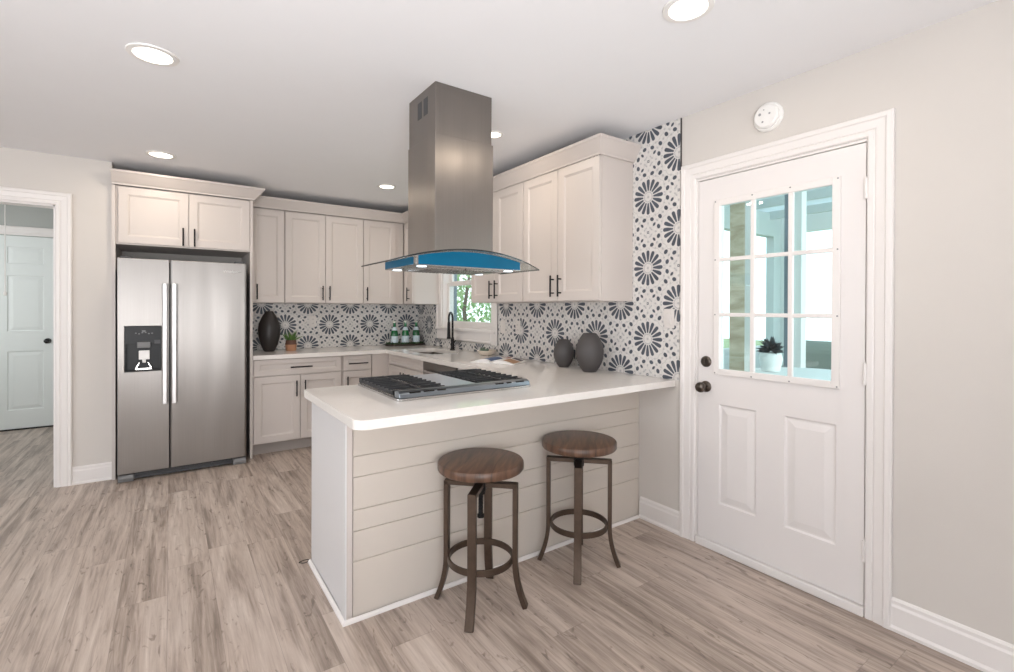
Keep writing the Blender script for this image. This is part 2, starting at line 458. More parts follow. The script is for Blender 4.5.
def tube(bm, pts, r, n=10, closed=False):
    pts = [Vector(p) for p in pts]; rings = []
    N = len(pts)
    for i, p in enumerate(pts):
        if closed: d = (pts[(i + 1) % N] - pts[i - 1])
        else: d = (pts[min(i + 1, N - 1)] - pts[max(i - 1, 0)])
        rr = r[i] if isinstance(r, (list, tuple)) else r
        a, b = frame_of(d)
        if rings and (a.dot(pa) < 0): a = -a; b = -b
        pa = a
        rings.append([bm.verts.new(p + (a * math.cos(t) + b * math.sin(t)) * rr) for t in [2 * PI * k / n for k in range(n)]])
    for i in range(N if closed else N - 1):
        A, D = rings[i], rings[(i + 1) % N]
        for k in range(n): bm.faces.new((A[k], A[(k + 1) % n], D[(k + 1) % n], D[k]))
    if not closed: bm.faces.new(rings[0][::-1]); bm.faces.new(rings[-1])

def lathe(bm, prof, n=32, c=(0, 0, 0), sx=1.0, sy=1.0, cap=True):
    rings = []
    for r, z in prof:
        rings.append([bm.verts.new((c[0] + math.cos(t) * r * sx, c[1] + math.sin(t) * r * sy, c[2] + z)) for t in [2 * PI * k / n for k in range(n)]])
    for A, D in zip(rings, rings[1:]):
        for k in range(n): bm.faces.new((A[k], A[(k + 1) % n], D[(k + 1) % n], D[k]))
    if cap: bm.faces.new(rings[0][::-1]); bm.faces.new(rings[-1])

def prism(bm, pts, z0, z1, axis='z', holes=()):
    """extrude a 2D polygon (with holes). axis z: pts are (x,y); axis y: (x,z) at y0..y1; axis x: (y,z)"""
    def v3(p, h):
        if axis == 'z': return (p[0], p[1], h)
        if axis == 'y': return (p[0], h, p[1])
        return (h, p[0], p[1])
    loops = [pts] + list(holes)
    for h in (z0, z1):
        es = []
        for lp in loops:
            vs = [bm.verts.new(v3(p, h)) for p in lp]
            es += [bm.edges.new((vs[i], vs[(i + 1) % len(vs)])) for i in range(len(vs))]
        bmesh.ops.triangle_fill(bm, use_beauty=True, use_dissolve=False, edges=es)
    for lp in loops:
        A = [bm.verts.new(v3(p, z0)) for p in lp]; D = [bm.verts.new(v3(p, z1)) for p in lp]
        for i in range(len(lp)): bm.faces.new((A[i], A[(i + 1) % len(lp)], D[(i + 1) % len(lp)], D[i]))
    bmesh.ops.remove_doubles(bm, verts=bm.verts[:], dist=1e-5)

def rect(x0, z0, x1, z1): return [(x0, z0), (x1, z0), (x1, z1), (x0, z1)]

def paneled(bm, W, H, T, holes, x0=0.0, z0=0.0, y0=0.0):
    """slab with front at y0 facing -y and moulded panels; holes: (xa,za,xb,zb, rings|None) rings=[(inset,depth)...] ; None = through"""
    def loop(a, b, c, d, ins, dep):
        return [bm.verts.new((x0 + x, y0 + dep, z0 + z)) for x, z in ((a + ins, b + ins), (c - ins, b + ins), (c - ins, d - ins), (a + ins, d - ins))]
    es = []
    outer = loop(0, 0, W, H, 0, 0)
    es += [bm.edges.new((outer[i], outer[(i + 1) % 4])) for i in range(4)]
    H0 = []
    for (a, b, c, d, rg) in holes:
        l = loop(a, b, c, d, 0, 0); H0.append(l)
        es += [bm.edges.new((l[i], l[(i + 1) % 4])) for i in range(4)]
    bmesh.ops.triangle_fill(bm, use_beauty=True, use_dissolve=False, edges=es)
    back = loop(0, 0, W, H, 0, T)
    for i in range(4): bm.faces.new((outer[i], outer[(i + 1) % 4], back[(i + 1) % 4], back[i]))
    eb = [bm.edges.get((back[i], back[(i + 1) % 4])) for i in range(4)]
    for (a, b, c, d, rg), l in zip(holes, H0):
        if rg is None:
            l2 = loop(a, b, c, d, 0, T)
            for i in range(4): bm.faces.new((l[i], l[(i + 1) % 4], l2[(i + 1) % 4], l2[i]))
            eb += [bm.edges.get((l2[i], l2[(i + 1) % 4])) for i in range(4)]
        else:
            cur = l
            for ins, dep in rg:
                nx = loop(a, b, c, d, ins, dep)
                for i in range(4): bm.faces.new((cur[i], cur[(i + 1) % 4], nx[(i + 1) % 4], nx[i]))
                cur = nx
            bm.faces.new(cur)
    bmesh.ops.triangle_fill(bm, use_beauty=True, use_dissolve=False, edges=eb)

SHAKER = [(0.004, 0.004), (0.008, 0.004), (0.011, 0.009)]
RAISED = [(0.008, 0.007), (0.016, 0.007), (0.048, 0.001)]

def sweep(bm, prof, path, out, closed=False):
    """sweep a profile [(outward, along_up)] along path points; out = list of (outvec) per point given as mitred vectors, up = list"""
    rings = []
    for p, (o, u) in zip(path, out):
        p = Vector(p); o = Vector(o); u = Vector(u)
        rings.append([bm.verts.new(p + o * a + u * b) for a, b in prof])
    n = len(prof)
    for A, D in zip(rings, rings[1:]):
        for k in range(n): bm.faces.new((A[k], A[(k + 1) % n], D[(k + 1) % n], D[k]))
    bm.faces.new(rings[0][::-1]); bm.faces.new(rings[-1])

# ------------------------------------------------------------------ tagging
def tag(o, label=None, cat=None, group=None, kind=None):
    if label: o['label'] = label
    if cat: o['category'] = cat
    if group: o['group'] = group
    if kind: o['kind'] = kind
    return o
def thing(name, label, cat, loc=(0, 0, 0), rotz=0.0, group=None):
    o = bpy.data.objects.new(name, None); C.objects.link(o)
    o.empty_display_size = 0.1
    o.location = loc; o.rotation_euler = (0, 0, rotz)
    return tag(o, label, cat, group)
def struct(o, label=None, cat=None): return tag(o, label, cat, kind='structure')
def dup(root, loc, rotz=None, label=None, group=None):
    r = root.copy(); C.objects.link(r); r.location = loc
    if rotz is not None: r.rotation_euler = (0, 0, rotz)
    if label: r['label'] = label
    if group: r['group'] = group
    for ch in list(root.children):
        c = ch.copy(); C.objects.link(c); c.parent = r
        for g in list(ch.children):
            d = g.copy(); C.objects.link(d); d.parent = c
    return r

# ================================================================== ROOM SHELL
WX0, WY0, YH = -4.3, -3.3, 7.3
bm = B(); box(bm, WX0 - .1, XR + .1, WY0 - .1, YH + .1, -0.06, 0)
struct(link_mesh('floor', bm, 'floor'), 'pale grey-brown wood plank floor of the kitchen', 'floor')
bm = B(); box(bm, WX0 - .1, XR + .12, WY0 - .1, YH + .1, ZC, ZC + 0.06)
struct(link_mesh('ceiling', bm, 'ceil'), 'smooth white ceiling with recessed lights', 'ceiling')

# right wall with door and window openings (axis x: pts in (y,z))
DY0, DY1, DZ = 0.824, 1.625, 2.045
WY_0, WY_1, WZ0, WZ1 = 3.765, 4.775, 1.12, 2.08
bm = B()
prism(bm, [(WY0, 0), (DY0 - .02, 0), (DY0 - .02, DZ + .02), (DY1 + .02, DZ + .02), (DY1 + .02, 0), (YB + .12, 0), (YB + .12, ZC), (WY0, ZC)], XR, XR + 0.13, 'x',
      holes=[rect(WY_0, WZ0, WY_1, WZ1)])
struct(link_mesh('wall_right', bm, 'wall'), 'greige wall around the white glazed door', 'wall')
# back wall
bm = B(); box(bm, XA, XR, YB, YB + .12, 0, ZC)
struct(link_mesh('wall_back', bm, 'wall'), 'greige wall behind fridge and tiled counter', 'wall')
# left wall of the kitchen plane with the doorway (pts in (x,z)), and alcove return
OX0, OX1, OZ = -1.60, -0.690, 2.075
bm = B()
prism(bm, [(WX0, 0), (OX0, 0), (OX0, OZ), (OX1, OZ), (OX1, 0), (XA, 0), (XA, ZC), (WX0, ZC)], YL, YL + .12, 'y')
box(bm, XA - 0.10, XA, YL + .12, YB + .12, 0, ZC)
struct(link_mesh('wall_left', bm, 'wall'), 'greige wall between hall doorway and refrigerator', 'wall')
# hall
HDX0, HDX1, HDZ = -1.90, -1.050, 2.10
bm = B()
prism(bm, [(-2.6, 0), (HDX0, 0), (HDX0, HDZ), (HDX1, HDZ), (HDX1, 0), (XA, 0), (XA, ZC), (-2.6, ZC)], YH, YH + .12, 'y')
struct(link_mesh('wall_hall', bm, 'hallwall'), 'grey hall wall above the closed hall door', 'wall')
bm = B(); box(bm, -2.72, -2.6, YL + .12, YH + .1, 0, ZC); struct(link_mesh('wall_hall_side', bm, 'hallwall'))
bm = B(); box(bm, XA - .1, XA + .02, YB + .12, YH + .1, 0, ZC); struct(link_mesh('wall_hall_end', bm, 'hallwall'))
# walls behind the camera, with window openings
bm = B(); prism(bm, [(WX0, 0), (XR + .12, 0), (XR + .12, ZC), (WX0, ZC)], WY0 - .1, WY0, 'y', holes=[rect(-2.4, .7, 1.2, 2.2)])
struct(link_mesh('wall_rear', bm, 'wall'))
bm = B(); prism(bm, [(WY0, 0), (YL + .12, 0), (YL + .12, ZC), (WY0, ZC)], WX0 - .1, WX0, 'x', holes=[rect(-.2, .7, 2.6, 2.2)])
struct(link_mesh('wall_far_left', bm, 'wall'))

# baseboards: profile (out, up)
BBP = [(0, 0), (0.022, 0), (0.022, 0.012), (0.014, 0.022), (0.014, 0.098), (0.010, 0.108), (0.010, 0.122), (0.004, 0.130), (0, 0.132)]
def baseboard(name, p0, p1, nrm, label=None):
    bm = B()
    sweep(bm, BBP, [p0, p1], [(nrm, (0, 0, 1))] * 2)
    return struct(link_mesh(name, bm, 'trim'), label, 'baseboard' if label else None)
baseboard('baseboard_right', (XR, WY0, 0), (XR, 0.735, 0), (-1, 0, 0), 'white baseboard to the right of the glazed door')
baseboard('baseboard_middle', (XR, 1.735, 0), (XR, 2.032, 0), (-1, 0, 0), 'short white baseboard between peninsula and glazed door')
baseboard('baseboard_left', (-0.600, YL, 0), (XA, YL, 0), (0, -1, 0), 'short white baseboard between doorway and refrigerator')
baseboard('baseboard_rear', (WX0, WY0, 0), (XR - .03, WY0, 0), (0, 1, 0))
baseboard('baseboard_far_left', (WX0, WY0 + .03, 0), (WX0, YL - .03, 0), (1, 0, 0))

# casings: profile (across from inner edge outward, thickness)
CSP = [(0.0, 0.0), (0.0, 0.012), (0.006, 0.016), (0.022, 0.016), (0.027, 0.012), (0.032, 0.016), (0.062, 0.019), (0.068, 0.024), (0.084, 0.024), (0.090, 0.018), (0.090, 0.0)]
def casing_u(name, a0, a1, zt, plane, axis, w=0.09, sill=None):
    """door casing: up one side, across, down the other"""
    bm = B()
    sc = w / 0.09
    rings = []
    for a, z, da, dz in ((a0, 0.0, -1, 0), (a0, zt, -1, 1), (a1, zt, 1, 1), (a1, 0.0, 1, 0)):
        ring = []
        for s, t in CSP:
            aa = a + da * s * sc; zz = z + dz * s * sc
            ring.append(bm.verts.new((plane - t, aa, zz) if axis == 'x' else (aa, plane - t, zz)))
        rings.append(ring)
    n = len(CSP)
    for A, D in zip(rings, rings[1:]):
        for k in range(n): bm.faces.new((A[k], A[(k + 1) % n], D[(k + 1) % n], D[k]))
    bm.faces.new(rings[0][::-1]); bm.faces.new(rings[-1])
    return link_mesh(name, bm, 'trim')
struct(casing_u('trim_1', DY0 - .006, DY1 + .016, DZ + .016, XR, 'x', 0.094), 'wide white moulded casing around the glazed exterior door', 'door casing')
struct(casing_u('trim_2', OX0, OX1, OZ, YL, 'y', 0.092), 'white moulded casing around the open hall doorway', 'door casing')
struct(casing_u('trim_3', HDX0 - .003, HDX1 + .003, HDZ + .003, YH, 'y', 0.095), 'pale casing over the closed door in the hall', 'door casing')
# jamb liners
bm = B(); box(bm, XR - .002, XR + .13, DY1 + .004, DY1 + .02, 0, DZ + .004); box(bm, XR - .002, XR + .13, DY0 - .02, DY0 - .004, 0, DZ + .004); box(bm, XR - .002, XR + .13, DY0 - .02, DY1 + .02, DZ + .004, DZ + .02)
struct(link_mesh('trim_4', bm, 'trim'), 'narrow white jamb lining of the glazed door', 'door jamb')
bm = B(); box(bm, OX1 - .012, OX1 + .001, YL - .001, YL + .121, 0, OZ); box(bm, OX0 - .001, OX0 + .012, YL - .001, YL + .121, 0, OZ); box(bm, OX0, OX1, YL - .001, YL + .121, OZ - .012, OZ + .001)
struct(link_mesh('trim_5', bm, 'trim'), 'white jamb lining of the open hall doorway', 'door jamb')
bm = B(); box(bm, XR - .022, XR + .13, DY0 - .004, DY1 + .004, 0, 0.040)
struct(link_mesh('trim_6', bm, 'trim', bevel=.004), 'white threshold strip below the glazed door', 'threshold')
bm = B(); box(bm, HDX0 - .005, HDX1 + .005, YH - .01, YH + .10, 0, 0.012)
struct(link_mesh('trim_7', bm, 'black'))

# ================================================================== ENTRY DOOR  (faces -x; local x runs from far (y=DY1) to near)
FX = R(-90)
door = thing('door_1', 'white exterior door with nine glass panes and two raised panels', 'door', (XR - .004, DY1, 0.044), FX)
tag(door, kind='structure')
DW, DH = DY1 - DY0, DZ - 0.044 - .002
bm = B()
lx = lambda y: DY1 - y
gx0, gx1, gz0, gz1 = lx(1.500), lx(0.945), 0.995 - .044, 1.893 - .044
paneled(bm, DW, DH, 0.044, [
    (lx(1.498), .262 - .044, lx(1.294), .806 - .044, RAISED),
    (lx(1.155), .262 - .044, lx(0.932), .806 - .044, RAISED),
    (gx0, gz0, gx1, gz1, None)])
link_mesh('door_leaf', bm, 'door', door)
# glazing frame with muntins
bm = B()
ow = 0.028
for (a, b, c, d) in ((gx0 - ow, gz0 - ow, gx0 + .006, gz1 + ow), (gx1 - .006, gz0 - ow, gx1 + ow, gz1 + ow)):
    box(bm, a, c, -0.010, 0.002, b, d)
for (a, b, c, d) in ((gx0 + .006, gz0 - ow, gx1 - .006, gz0 + .006), (gx0 + .006, gz1 - .006, gx1 - .006, gz1 + ow)):
    box(bm, a, c, -0.010, 0.002, b, d)
link_mesh('glazing_frame', bm, 'trim', door, bevel=.003)
bm = B()
pw = (gx1 - gx0) / 3; ph = (gz1 - gz0) / 3
for i in (1, 2): box(bm, gx0 + pw * i - .011, gx0 + pw * i + .011, -0.007, 0.012, gz0, gz1)
for i in (1, 2): box(bm, gx0, gx1, -0.006, 0.011, gz0 + ph * i - .010, gz0 + ph * i + .010)
link_mesh('muntin_grid', bm, 'trim', door, bevel=.003)
bm = B()
for a in [gx0 - .018, gx0 + pw, gx0 + 2 * pw, gx1 + .018]:
    for z in (gz0 - .018, gz1 + .018): cyl(bm, (a, -0.0105, z), (a, -0.0125, z), .0035, n=8)
for z in (gz0 + ph, gz0 + 2 * ph):
    for a in (gx0 - .018, gx1 + .018): cyl(bm, (a, -0.0105, z), (a, -0.0125, z), .0035, n=8)
link_mesh('frame_screws', bm, 'greyplastic', door)
bm = B(); box(bm, gx0 + .001, gx1 - .001, 0.016, 0.020, gz0 + .001, gz1 - .001)
link_mesh('door_glass', bm, 'doorglass', door)
# knob & deadbolt
kx = lx(1.575)
bm = B(); lathe(bm, [(.0, 0), (.031, 0), (.031, .005), (.024, .010), (.012, .014), (.011, .030), (.018, .036), (.026, .044), (.029, .056), (.026, .066), (.016, .072), (.0, .073)], 28)
bmesh.ops.rotate(bm, verts=bm.verts, matrix=Matrix.Rotation(R(90), 3, 'X'))
o = link_mesh('door_knob', bm, 'pewter', door, smooth_=True); o.location = (kx, 0, 0.893 - .044); o['label'] = 'round dark nickel knob'
bm = B(); lathe(bm, [(.0, 0), (.031, 0), (.030, .008), (.024, .014), (.0, .014)], 28)
bmesh.ops.rotate(bm, verts=bm.verts, matrix=Matrix.Rotation(R(90), 3, 'X'))
d2 = link_mesh('deadbolt', bm, 'pewter', door, smooth_=True); d2.location = (kx, 0, 1.032 - .044)
bm = B(); box(bm, -.004, .004, -.024, -.012, -.013, .013)
link_mesh('thumb_turn', bm, 'pewter', d2, bevel=.002)
bm = B(); box(bm, 0.001, 0.004, 0.004, 0.03, .83, 1.06)
link_mesh('latch_plate', bm, 'pewter', door)
for z in (1.80, 1.00, 0.24):
    bm = B(); cyl(bm, (DW + .002, -0.008, z - .045), (DW + .002, -0.008, z + .045), .007, n=12)
    cyl(bm, (DW + .002, -0.008, z + .045), (DW + .002, -0.008, z + .052), .005, .002, n=12)
    link_mesh('hinge', bm, 'trim', door, smooth_=True)

# ================================================================== HALL DOOR
hd = thing('door_2', 'pale closed panelled door with a black knob at the hall end', 'door', (HDX0 + .004, YH + .004, 0.014), 0)
tag(hd, kind='structure')
HW = HDX1 - HDX0 - .008
hp = []
for (a, b) in ((0.115, 0.405), (HW - .378, HW - .088)):
    for (c, d) in ((.200, .835), (1.05, 1.655), (1.78, 1.965)): hp.append((a, c, b, d, RAISED))
bm = B(); paneled(bm, HW, HDZ - .02, 0.04, hp)
link_mesh('door_leaf', bm, 'halldoor', hd)
bm = B(); lathe(bm, [(.0, 0), (.030, 0), (.030, .006), (.012, .012), (.011, .028), (.020, .036), (.028, .048), (.026, .060), (.014, .067), (.0, .068)], 24)
bmesh.ops.rotate(bm, verts=bm.verts, matrix=Matrix.Rotation(R(90), 3, 'X'))
o = link_mesh('door_knob', bm, 'blackgloss', hd, smooth_=True); o.location = (HW - .058, 0, 0.94); o['label'] = 'round black knob'

# attic hatch pull cord
pc = thing('pull_cord', 'thin white pull cord with a small knob hanging in the hall', 'cord', (-1.07, 5.40, 1.43))
bm = B(); cyl(bm, (0, 0, .02), (0, 0, ZC - 1.43), .0035, n=8); link_mesh('cord', bm, 'whiteplastic', pc)
bm = B(); lathe(bm, [(.0, -.016), (.009, -.012), (.012, 0), (.009, .014), (.003, .022), (0, .023)], 16); link_mesh('pull_knob', bm, 'whiteplastic', pc, smooth_=True)

# ================================================================== KITCHEN WINDOW
win = thing('window_1', 'white framed double hung window over the sink', 'window', (XR, WY_1, 0), FX)
tag(win, kind='structure')
WW = WY_1 - WY_0
def wl(bm, x0, x1, y0, y1, z0, z1): box(bm, x0, x1, y0, y1, z0, z1)
# side and head casing, stool, apron
bm = B(); wl(bm, -.100, 0.0, -.018, 0, 1.10, WZ1 + .09); wl(bm, -.105, -.087, -.026, 0, 1.10, WZ1 + .09)
wl(bm, WW, WW + .105, -.018, 0, 0.985, WZ1 + .09); wl(bm, WW + .087, WW + .105, -.026, 0, 0.985, WZ1 + .09)
wl(bm, 0.0, WW, -.018, 0, WZ1, WZ1 + .09)
link_mesh('window_casing', bm, 'trim', win, bevel=.003)
bm = B(); wl(bm, -.11, WW + .085, -.040, .05, 1.098, 1.122)
link_mesh('window_stool', bm, 'trim', win, bevel=.005)
bm = B(); wl(bm, -.10, WW + .0, -.020, 0, 1.000, 1.098); wl(bm, -.10, WW, -.026, 0, 1.000, 1.016)
link_mesh('window_apron', bm, 'trim', win, bevel=.003)
bm = B()
wl(bm, 0.0, .018, 0, .13, WZ0, WZ1); wl(bm, WW - .018, WW, 0, .13, WZ0, WZ1); wl(bm, .018, WW - .018, 0, .13, WZ1 - .018, WZ1); wl(bm, .018, WW - .018, .05, .13, WZ0, WZ0 + .02)
link_mesh('window_frame', bm, 'trim', win)
def sash(name, z0, z1, y):
    bm = B(); a, b = .019, WW - .019; s = .040
    prism(bm, rect(a, z0, b, z1), y, y + .03, 'y', holes=[rect(a + s, z0 + s + .012, b - s, z1 - s)])
    o = link_mesh(name, bm, 'trim', win, bevel=.003)
    bm = B(); box(bm, a + s - .003, b - s + .003, y + .012, y + .016, z0 + s + .008, z1 - s + .003)
    link_mesh('pane', bm, 'glass', o)
    return o
sash('lower_sash', WZ0 + .021, 1.610, .050)
sash('upper_sash', 1.572, WZ1 - .019, .086)
bm = B(); wl(bm, WW / 2 - .03, WW / 2 + .03, .040, .050, 1.585, 1.600); cyl(bm, (WW / 2, .045, 1.60), (WW / 2, .045, 1.615), .012, n=12)
link_mesh('sash_lock', bm, 'whiteplastic', win)

# ================================================================== TILE BACKSPLASH
bm = B()
T = 0.010
prism(bm, [(1.745, CT + .001), (1.745, ZC - .002), (2.60, ZC - .002), (2.60, 1.374), (3.656, 1.374), (3.656, .984), (4.882, .984), (4.882, 1.374), (YB, 1.374), (YB, CT + .001)], XR - T, XR - .0005, 'x')
t = link_mesh('tile_backsplash', bm, 'tile_r')
tag(t, 'patterned blue-grey rosette tile on the wall beside the glazed door, up to the ceiling', 'backsplash')
bm = B(); box(bm, .599, XR - T, YB - T, YB - .0005, CT + .001, 1.372)
t = link_mesh('tile_backsplash', bm, 'tile_b')
tag(t, 'patterned rosette tile strip behind the green bottles and tall black vase', 'backsplash')
bm = B(); box(bm, XR - T - .001, XR - .0005, 1.741, 1.7448, 1.96 + .18, ZC - .002)
tag(link_mesh('tile_edge_strip', bm, 'grout'), 'thin dark exposed edge of the tile above the door casing corner', 'tile edge')

# outlets
def plate(name, label, loc, rz, w=.072, kind='outlet'):
    p = thing(name, label, 'switch plate' if kind == 'switch' else 'outlet', loc, rz)
    bm = B(); box(bm, -w / 2, w / 2, -.006, 0, -.058, .058); link_mesh('cover_plate', bm, 'plate', p, bevel=.003)
    if kind == 'switch':
        bm = B(); box(bm, -.016, .016, -.010, -.005, -.033, .033); link_mesh('rocker', bm, 'plate', p, bevel=.002)
    else:
        for s in (-1, 1):
            bm = B(); box(bm, -.016, .016, -.008, -.005, s * .022 - .014, s * .022 + .014)
            f = link_mesh('socket', bm, 'plate', p, bevel=.002)
            bm = B(); box(bm, -.007, -.005, -.0085, -.0078, s * .022 - .005, s * .022 + .006); box(bm, .005, .007, -.0085, -.0078, s * .022 - .005, s * .022 + .006)
            link_mesh('slot', bm, 'darkgrey', f)
    return p
plate('switch_plate', 'white switch plate on the tile right beside the door casing', (XR - T, 1.815, 1.268), FX, kind='switch')
plate('outlet_plate', 'white outlet on the tile left of the small round vase, nearer of two', (XR - T, 3.345, 1.165), FX)
plate('switch_plate', 'white switch plate on the tile next to the window casing', (XR - T, 3.575, 1.165), FX, kind='switch')
plate('outlet_plate', 'white outlet on the back tile right of the small potted plant', (1.245, YB - T, 1.185), 0)

# ================================================================== CABINETRY
def pull(parent, x, z, L, vertical=True, y=-.020):
    """black bar pull; (x,z) centre"""
    bm = B(); st = .030
    if vertical:
        cyl(bm, (x, y - st, z - L / 2), (x, y - st, z + L / 2), .0062, n=10)
        for s in (-1, 1): cyl(bm, (x, y, z + s * L * .32), (x, y - st, z + s * L * .32), .0048, n=8)
    else:
        cyl(bm, (x - L / 2, y - st, z), (x + L / 2, y - st, z), .0062, n=10)
        for s in (-1, 1): cyl(bm, (x + s * L * .36, y, z), (x + s * L * .36, y - st, z), .0048, n=8)
    return link_mesh('handle', bm, 'black', parent, smooth_=True)

def front(parent, name, x0, x1, z0, z1, rail=.058, matn='cab', handle=None, rr=None):
    g = .0015
    bm = B(); w, h = x1 - x0 - 2 * g, z1 - z0 - 2 * g
    rl = rr if rr else rail
    paneled(bm, w, h, .0195, [(rail, rl, w - rail, h - rl, SHAKER)], x0 + g, z0 + g, -.020)
    o = link_mesh(name, bm, matn, parent, bevel=.0015, seg=1)
    if handle:
        k, a, z = handle
        pull(o, a, z, .145 if k == 'v' else .19, k == 'v')
    return o

def carcass(parent, W, D, z0, z1, matn='cab', kick=0.0, well=None):
    bm = B()
    if well: prism(bm, rect(.0005, 0, W - .0005, D), .66, z1, 'z', holes=[rect(*well)]); box(bm, 0.0005, W - .0005, 0, D, z0 + kick, .66)
    else: box(bm, 0.0005, W - .0005, 0, D, z0 + kick, z1)
    o = link_mesh('cabinet_body', bm, matn, parent)
    if kick:
        bm = B(); box(bm, .001, W - .001, .065, D - .02, z0, z0 + kick); link_mesh('toe_kick', bm, 'kick', parent)
    return o

HL = 1.478
# ---- uppers on the back wall, door front plane y=5.08 -> body front 5.10
YU = 5.100
def upper(name, label, x0, x1, doors, loc_y=YU, z0=1.375, z1=2.272, D=.309, rot=0, loc=None):
    t = thing(name, label, 'cabinet', loc if loc else (x0, loc_y, 0), rot)
    W = x1 - x0
    carcass(t, W, D, z0, z1)
    for (a, b, hx) in doors:
        front(t, 'cabinet_door', a, b, z0 + .004, z1 - .006, handle=('v', hx, HL))
    return t
upper('wall_cabinet', 'narrow grey upper cabinet next to the fridge surround, above the tall black vase', .598, .912, [(.004, .312, .071)])
upper('wall_cabinet', 'two door grey upper cabinet in the middle of the back wall', .914, 1.682, [(.002, .380, .350), (.382, .766, .418)])
upper('wall_cabinet', 'single door grey upper cabinet above the green bottles on the back wall', 1.684, 2.138, [(.002, .362, .035)])
# corner unit on the right wall side: door faces -x, y from 5.09 to 4.83
t = upper('wall_cabinet', 'corner upper cabinet whose plain side faces the window', 0, .262, [(.030, .258, .185)], loc=(2.150, 5.092, 0), rot=FX, D=.311)
# ---- uppers on the right wall
def rupper(label, y1, y0, doors):
    return upper('wall_cabinet', label, 0, y1 - y0, doors, loc=(2.168, y1, 0), rot=FX, D=.282)
rupper('two door upper cabinet right beside the sink window, partly behind the hood', 3.628, 2.878, [(.002, .372, .335), (.374, .746, .413)])
rupper('two door upper cabinet nearest the camera, above the round vases', 2.876, 2.096, [(.002, .390, .351), (.392, .777, .427)])
bm = B()
# ---- crown mouldings: profile (out, up)
CRP = [(0, 0), (.010, 0), (.012, .010), (.022, .022), (.040, .050), (.056, .078), (.062, .084), (.062, .100), (0, .100)]
def crown(label, path, dirs, z, k=1.0):
    bm = B(); sweep(bm, [(a * k, b) for a, b in CRP], [(p[0], p[1], z) for p in path], [(Vector((d[0], d[1], 0)), (0, 0, 1)) for d in dirs])
    return tag(link_mesh('crown_moulding', bm, 'cab'), label, 'crown moulding')
crown('grey crown moulding along the top of the back wall cabinets', [(.600, 5.080), (2.150, 5.080), (2.150, 4.828), (XR - .012, 4.828)], [(0, -1), (-1, -1), (-1, -1), (0, -1)], 2.274)
crown('grey crown moulding over the right wall cabinets, ending at the tile', [(XR - .012, 3.630), (2.148, 3.630), (2.148, 2.094), (XR - .012, 2.094)], [(0, 1), (-1, 1), (-1, -1), (0, -1)], 2.266)

# ---- fridge surround
fc = thing('fridge_cabinet', 'two door grey cabinet above the stainless refrigerator', 'cabinet', (-.345, 4.782, 0))
bm = B(); box(bm, 0.001, .919, 0, .60, 1.815, 2.268)
link_mesh('cabinet_body', bm, 'cab', fc)
front(fc, 'cabinet_door', .016, .470, 1.824, 2.262, handle=('v', .432, 1.90))
front(fc, 'cabinet_door', .472, .917, 1.824, 2.262, handle=('v', .510, 1.90))
bm = B(); box(bm, -.022, 0, -.018, .60, 0, 2.268); link_mesh('side_panel', bm, 'cab', fc)
bm = B(); box(bm, .9195, .9415, -.018, .60, 0, 2.268); link_mesh('side_panel', bm, 'cab', fc)
crown('grey crown moulding on top of the cabinet above the refrigerator', [(-.3665, 4.762), (.597, 4.762), (.597, 5.012)], [(0, -1), (1, -1), (1, 0)], 2.270, 1.35)

# ---- base cabinets, back run: door front y=4.785, body 4.805
def base(label, x0, x1, rows, loc, rot=0, D=.600, matn='cab', well=None):
    t = thing('base_cabinet', label, 'cabinet', loc, rot)
    carcass(t, x1 - x0, D, 0, .865, kick=.105, matn=matn, well=well)
    for r in rows: front(t, *r[:6], **(r[6] if len(r) > 6 else {}))
    return t
base('wide grey base cabinet with one drawer over two doors beside the refrigerator', .599, 1.379, [
    ('drawer', .008, .770, .715, .860, .045, {'handle': ('h', .402, .782), 'rr': .040}),
    ('cabinet_door', .008, .394, .112, .706, .058, {'handle': ('v', .360, .585)}),
    ('cabinet_door', .396, .770, .112, .706, .058, {'handle': ('v', .435, .585)})], (.599, 4.805, 0))
base('narrow grey base cabinet with one drawer in the far corner run', 1.381, 1.675, [
    ('drawer', .006, .288, .715, .860, .045, {'handle': ('h', .150, .782), 'rr': .040}),
    ('cabinet_door', .006, .288, .112, .706, .058, {'handle': ('v', .045, .585)})], (1.381, 4.805, 0))
cf = thing('corner_cabinet', 'plain grey blind corner base under the inner counter corner', 'cabinet', (1.677, 4.785, 0))
bm = B()
prism(bm, [(0, 0), (.178, 0), (.178, -.02), (.782, -.02), (.782, .62), (0, .62)], .105, .865, 'z')
link_mesh('cabinet_body', bm, 'cab', cf)
bm = B(); box(bm, 0.002, .24, .065, .5, 0, .105); link_mesh('toe_kick', bm, 'kick', cf)
# ---- right run: face x=1.835 body 1.855
base('grey sink base cabinet with a false drawer front below the window', 0, .848, [
    ('drawer', .010, .842, .765, .860, .030, {'rr': .022}),
    ('cabinet_door', .010, .425, .112, .756, .058, {'handle': ('v', .390, .64)}),
    ('cabinet_door', .427, .842, .112, .756, .058, {'handle': ('v', .465, .64)})], (1.855, 4.762, 0), FX, well=(.050, .080, .725, .470))
dw = thing('dishwasher', 'dark stainless dishwasher between sink cabinet and peninsula', 'dishwasher', (1.855, 3.910, 0), FX)
bm = B(); box(bm, .004, .598, 0, .58, .10, .860); link_mesh('body', bm, 'darkgrey', dw)
bm = B(); box(bm, .004, .598, -.030, -.001, .11, .860); link_mesh('door_panel', bm, 'dwsteel', dw, bevel=.003)
bm = B(); box(bm, .08, .52, -.062, -.048, .775, .795); box(bm, .10, .12, -.05, -.03, .778, .792); box(bm, .48, .50, -.05, -.03, .778, .792)
link_mesh('handle', bm, 'steelplain', dw, bevel=.003)
base('grey filler base cabinet between the dishwasher and the peninsula', 0, .655, [
    ('cabinet_door', .006, .649, .112, .860, .058, {'handle': ('v', .04, .74)})], (1.855, 3.306, 0), FX)

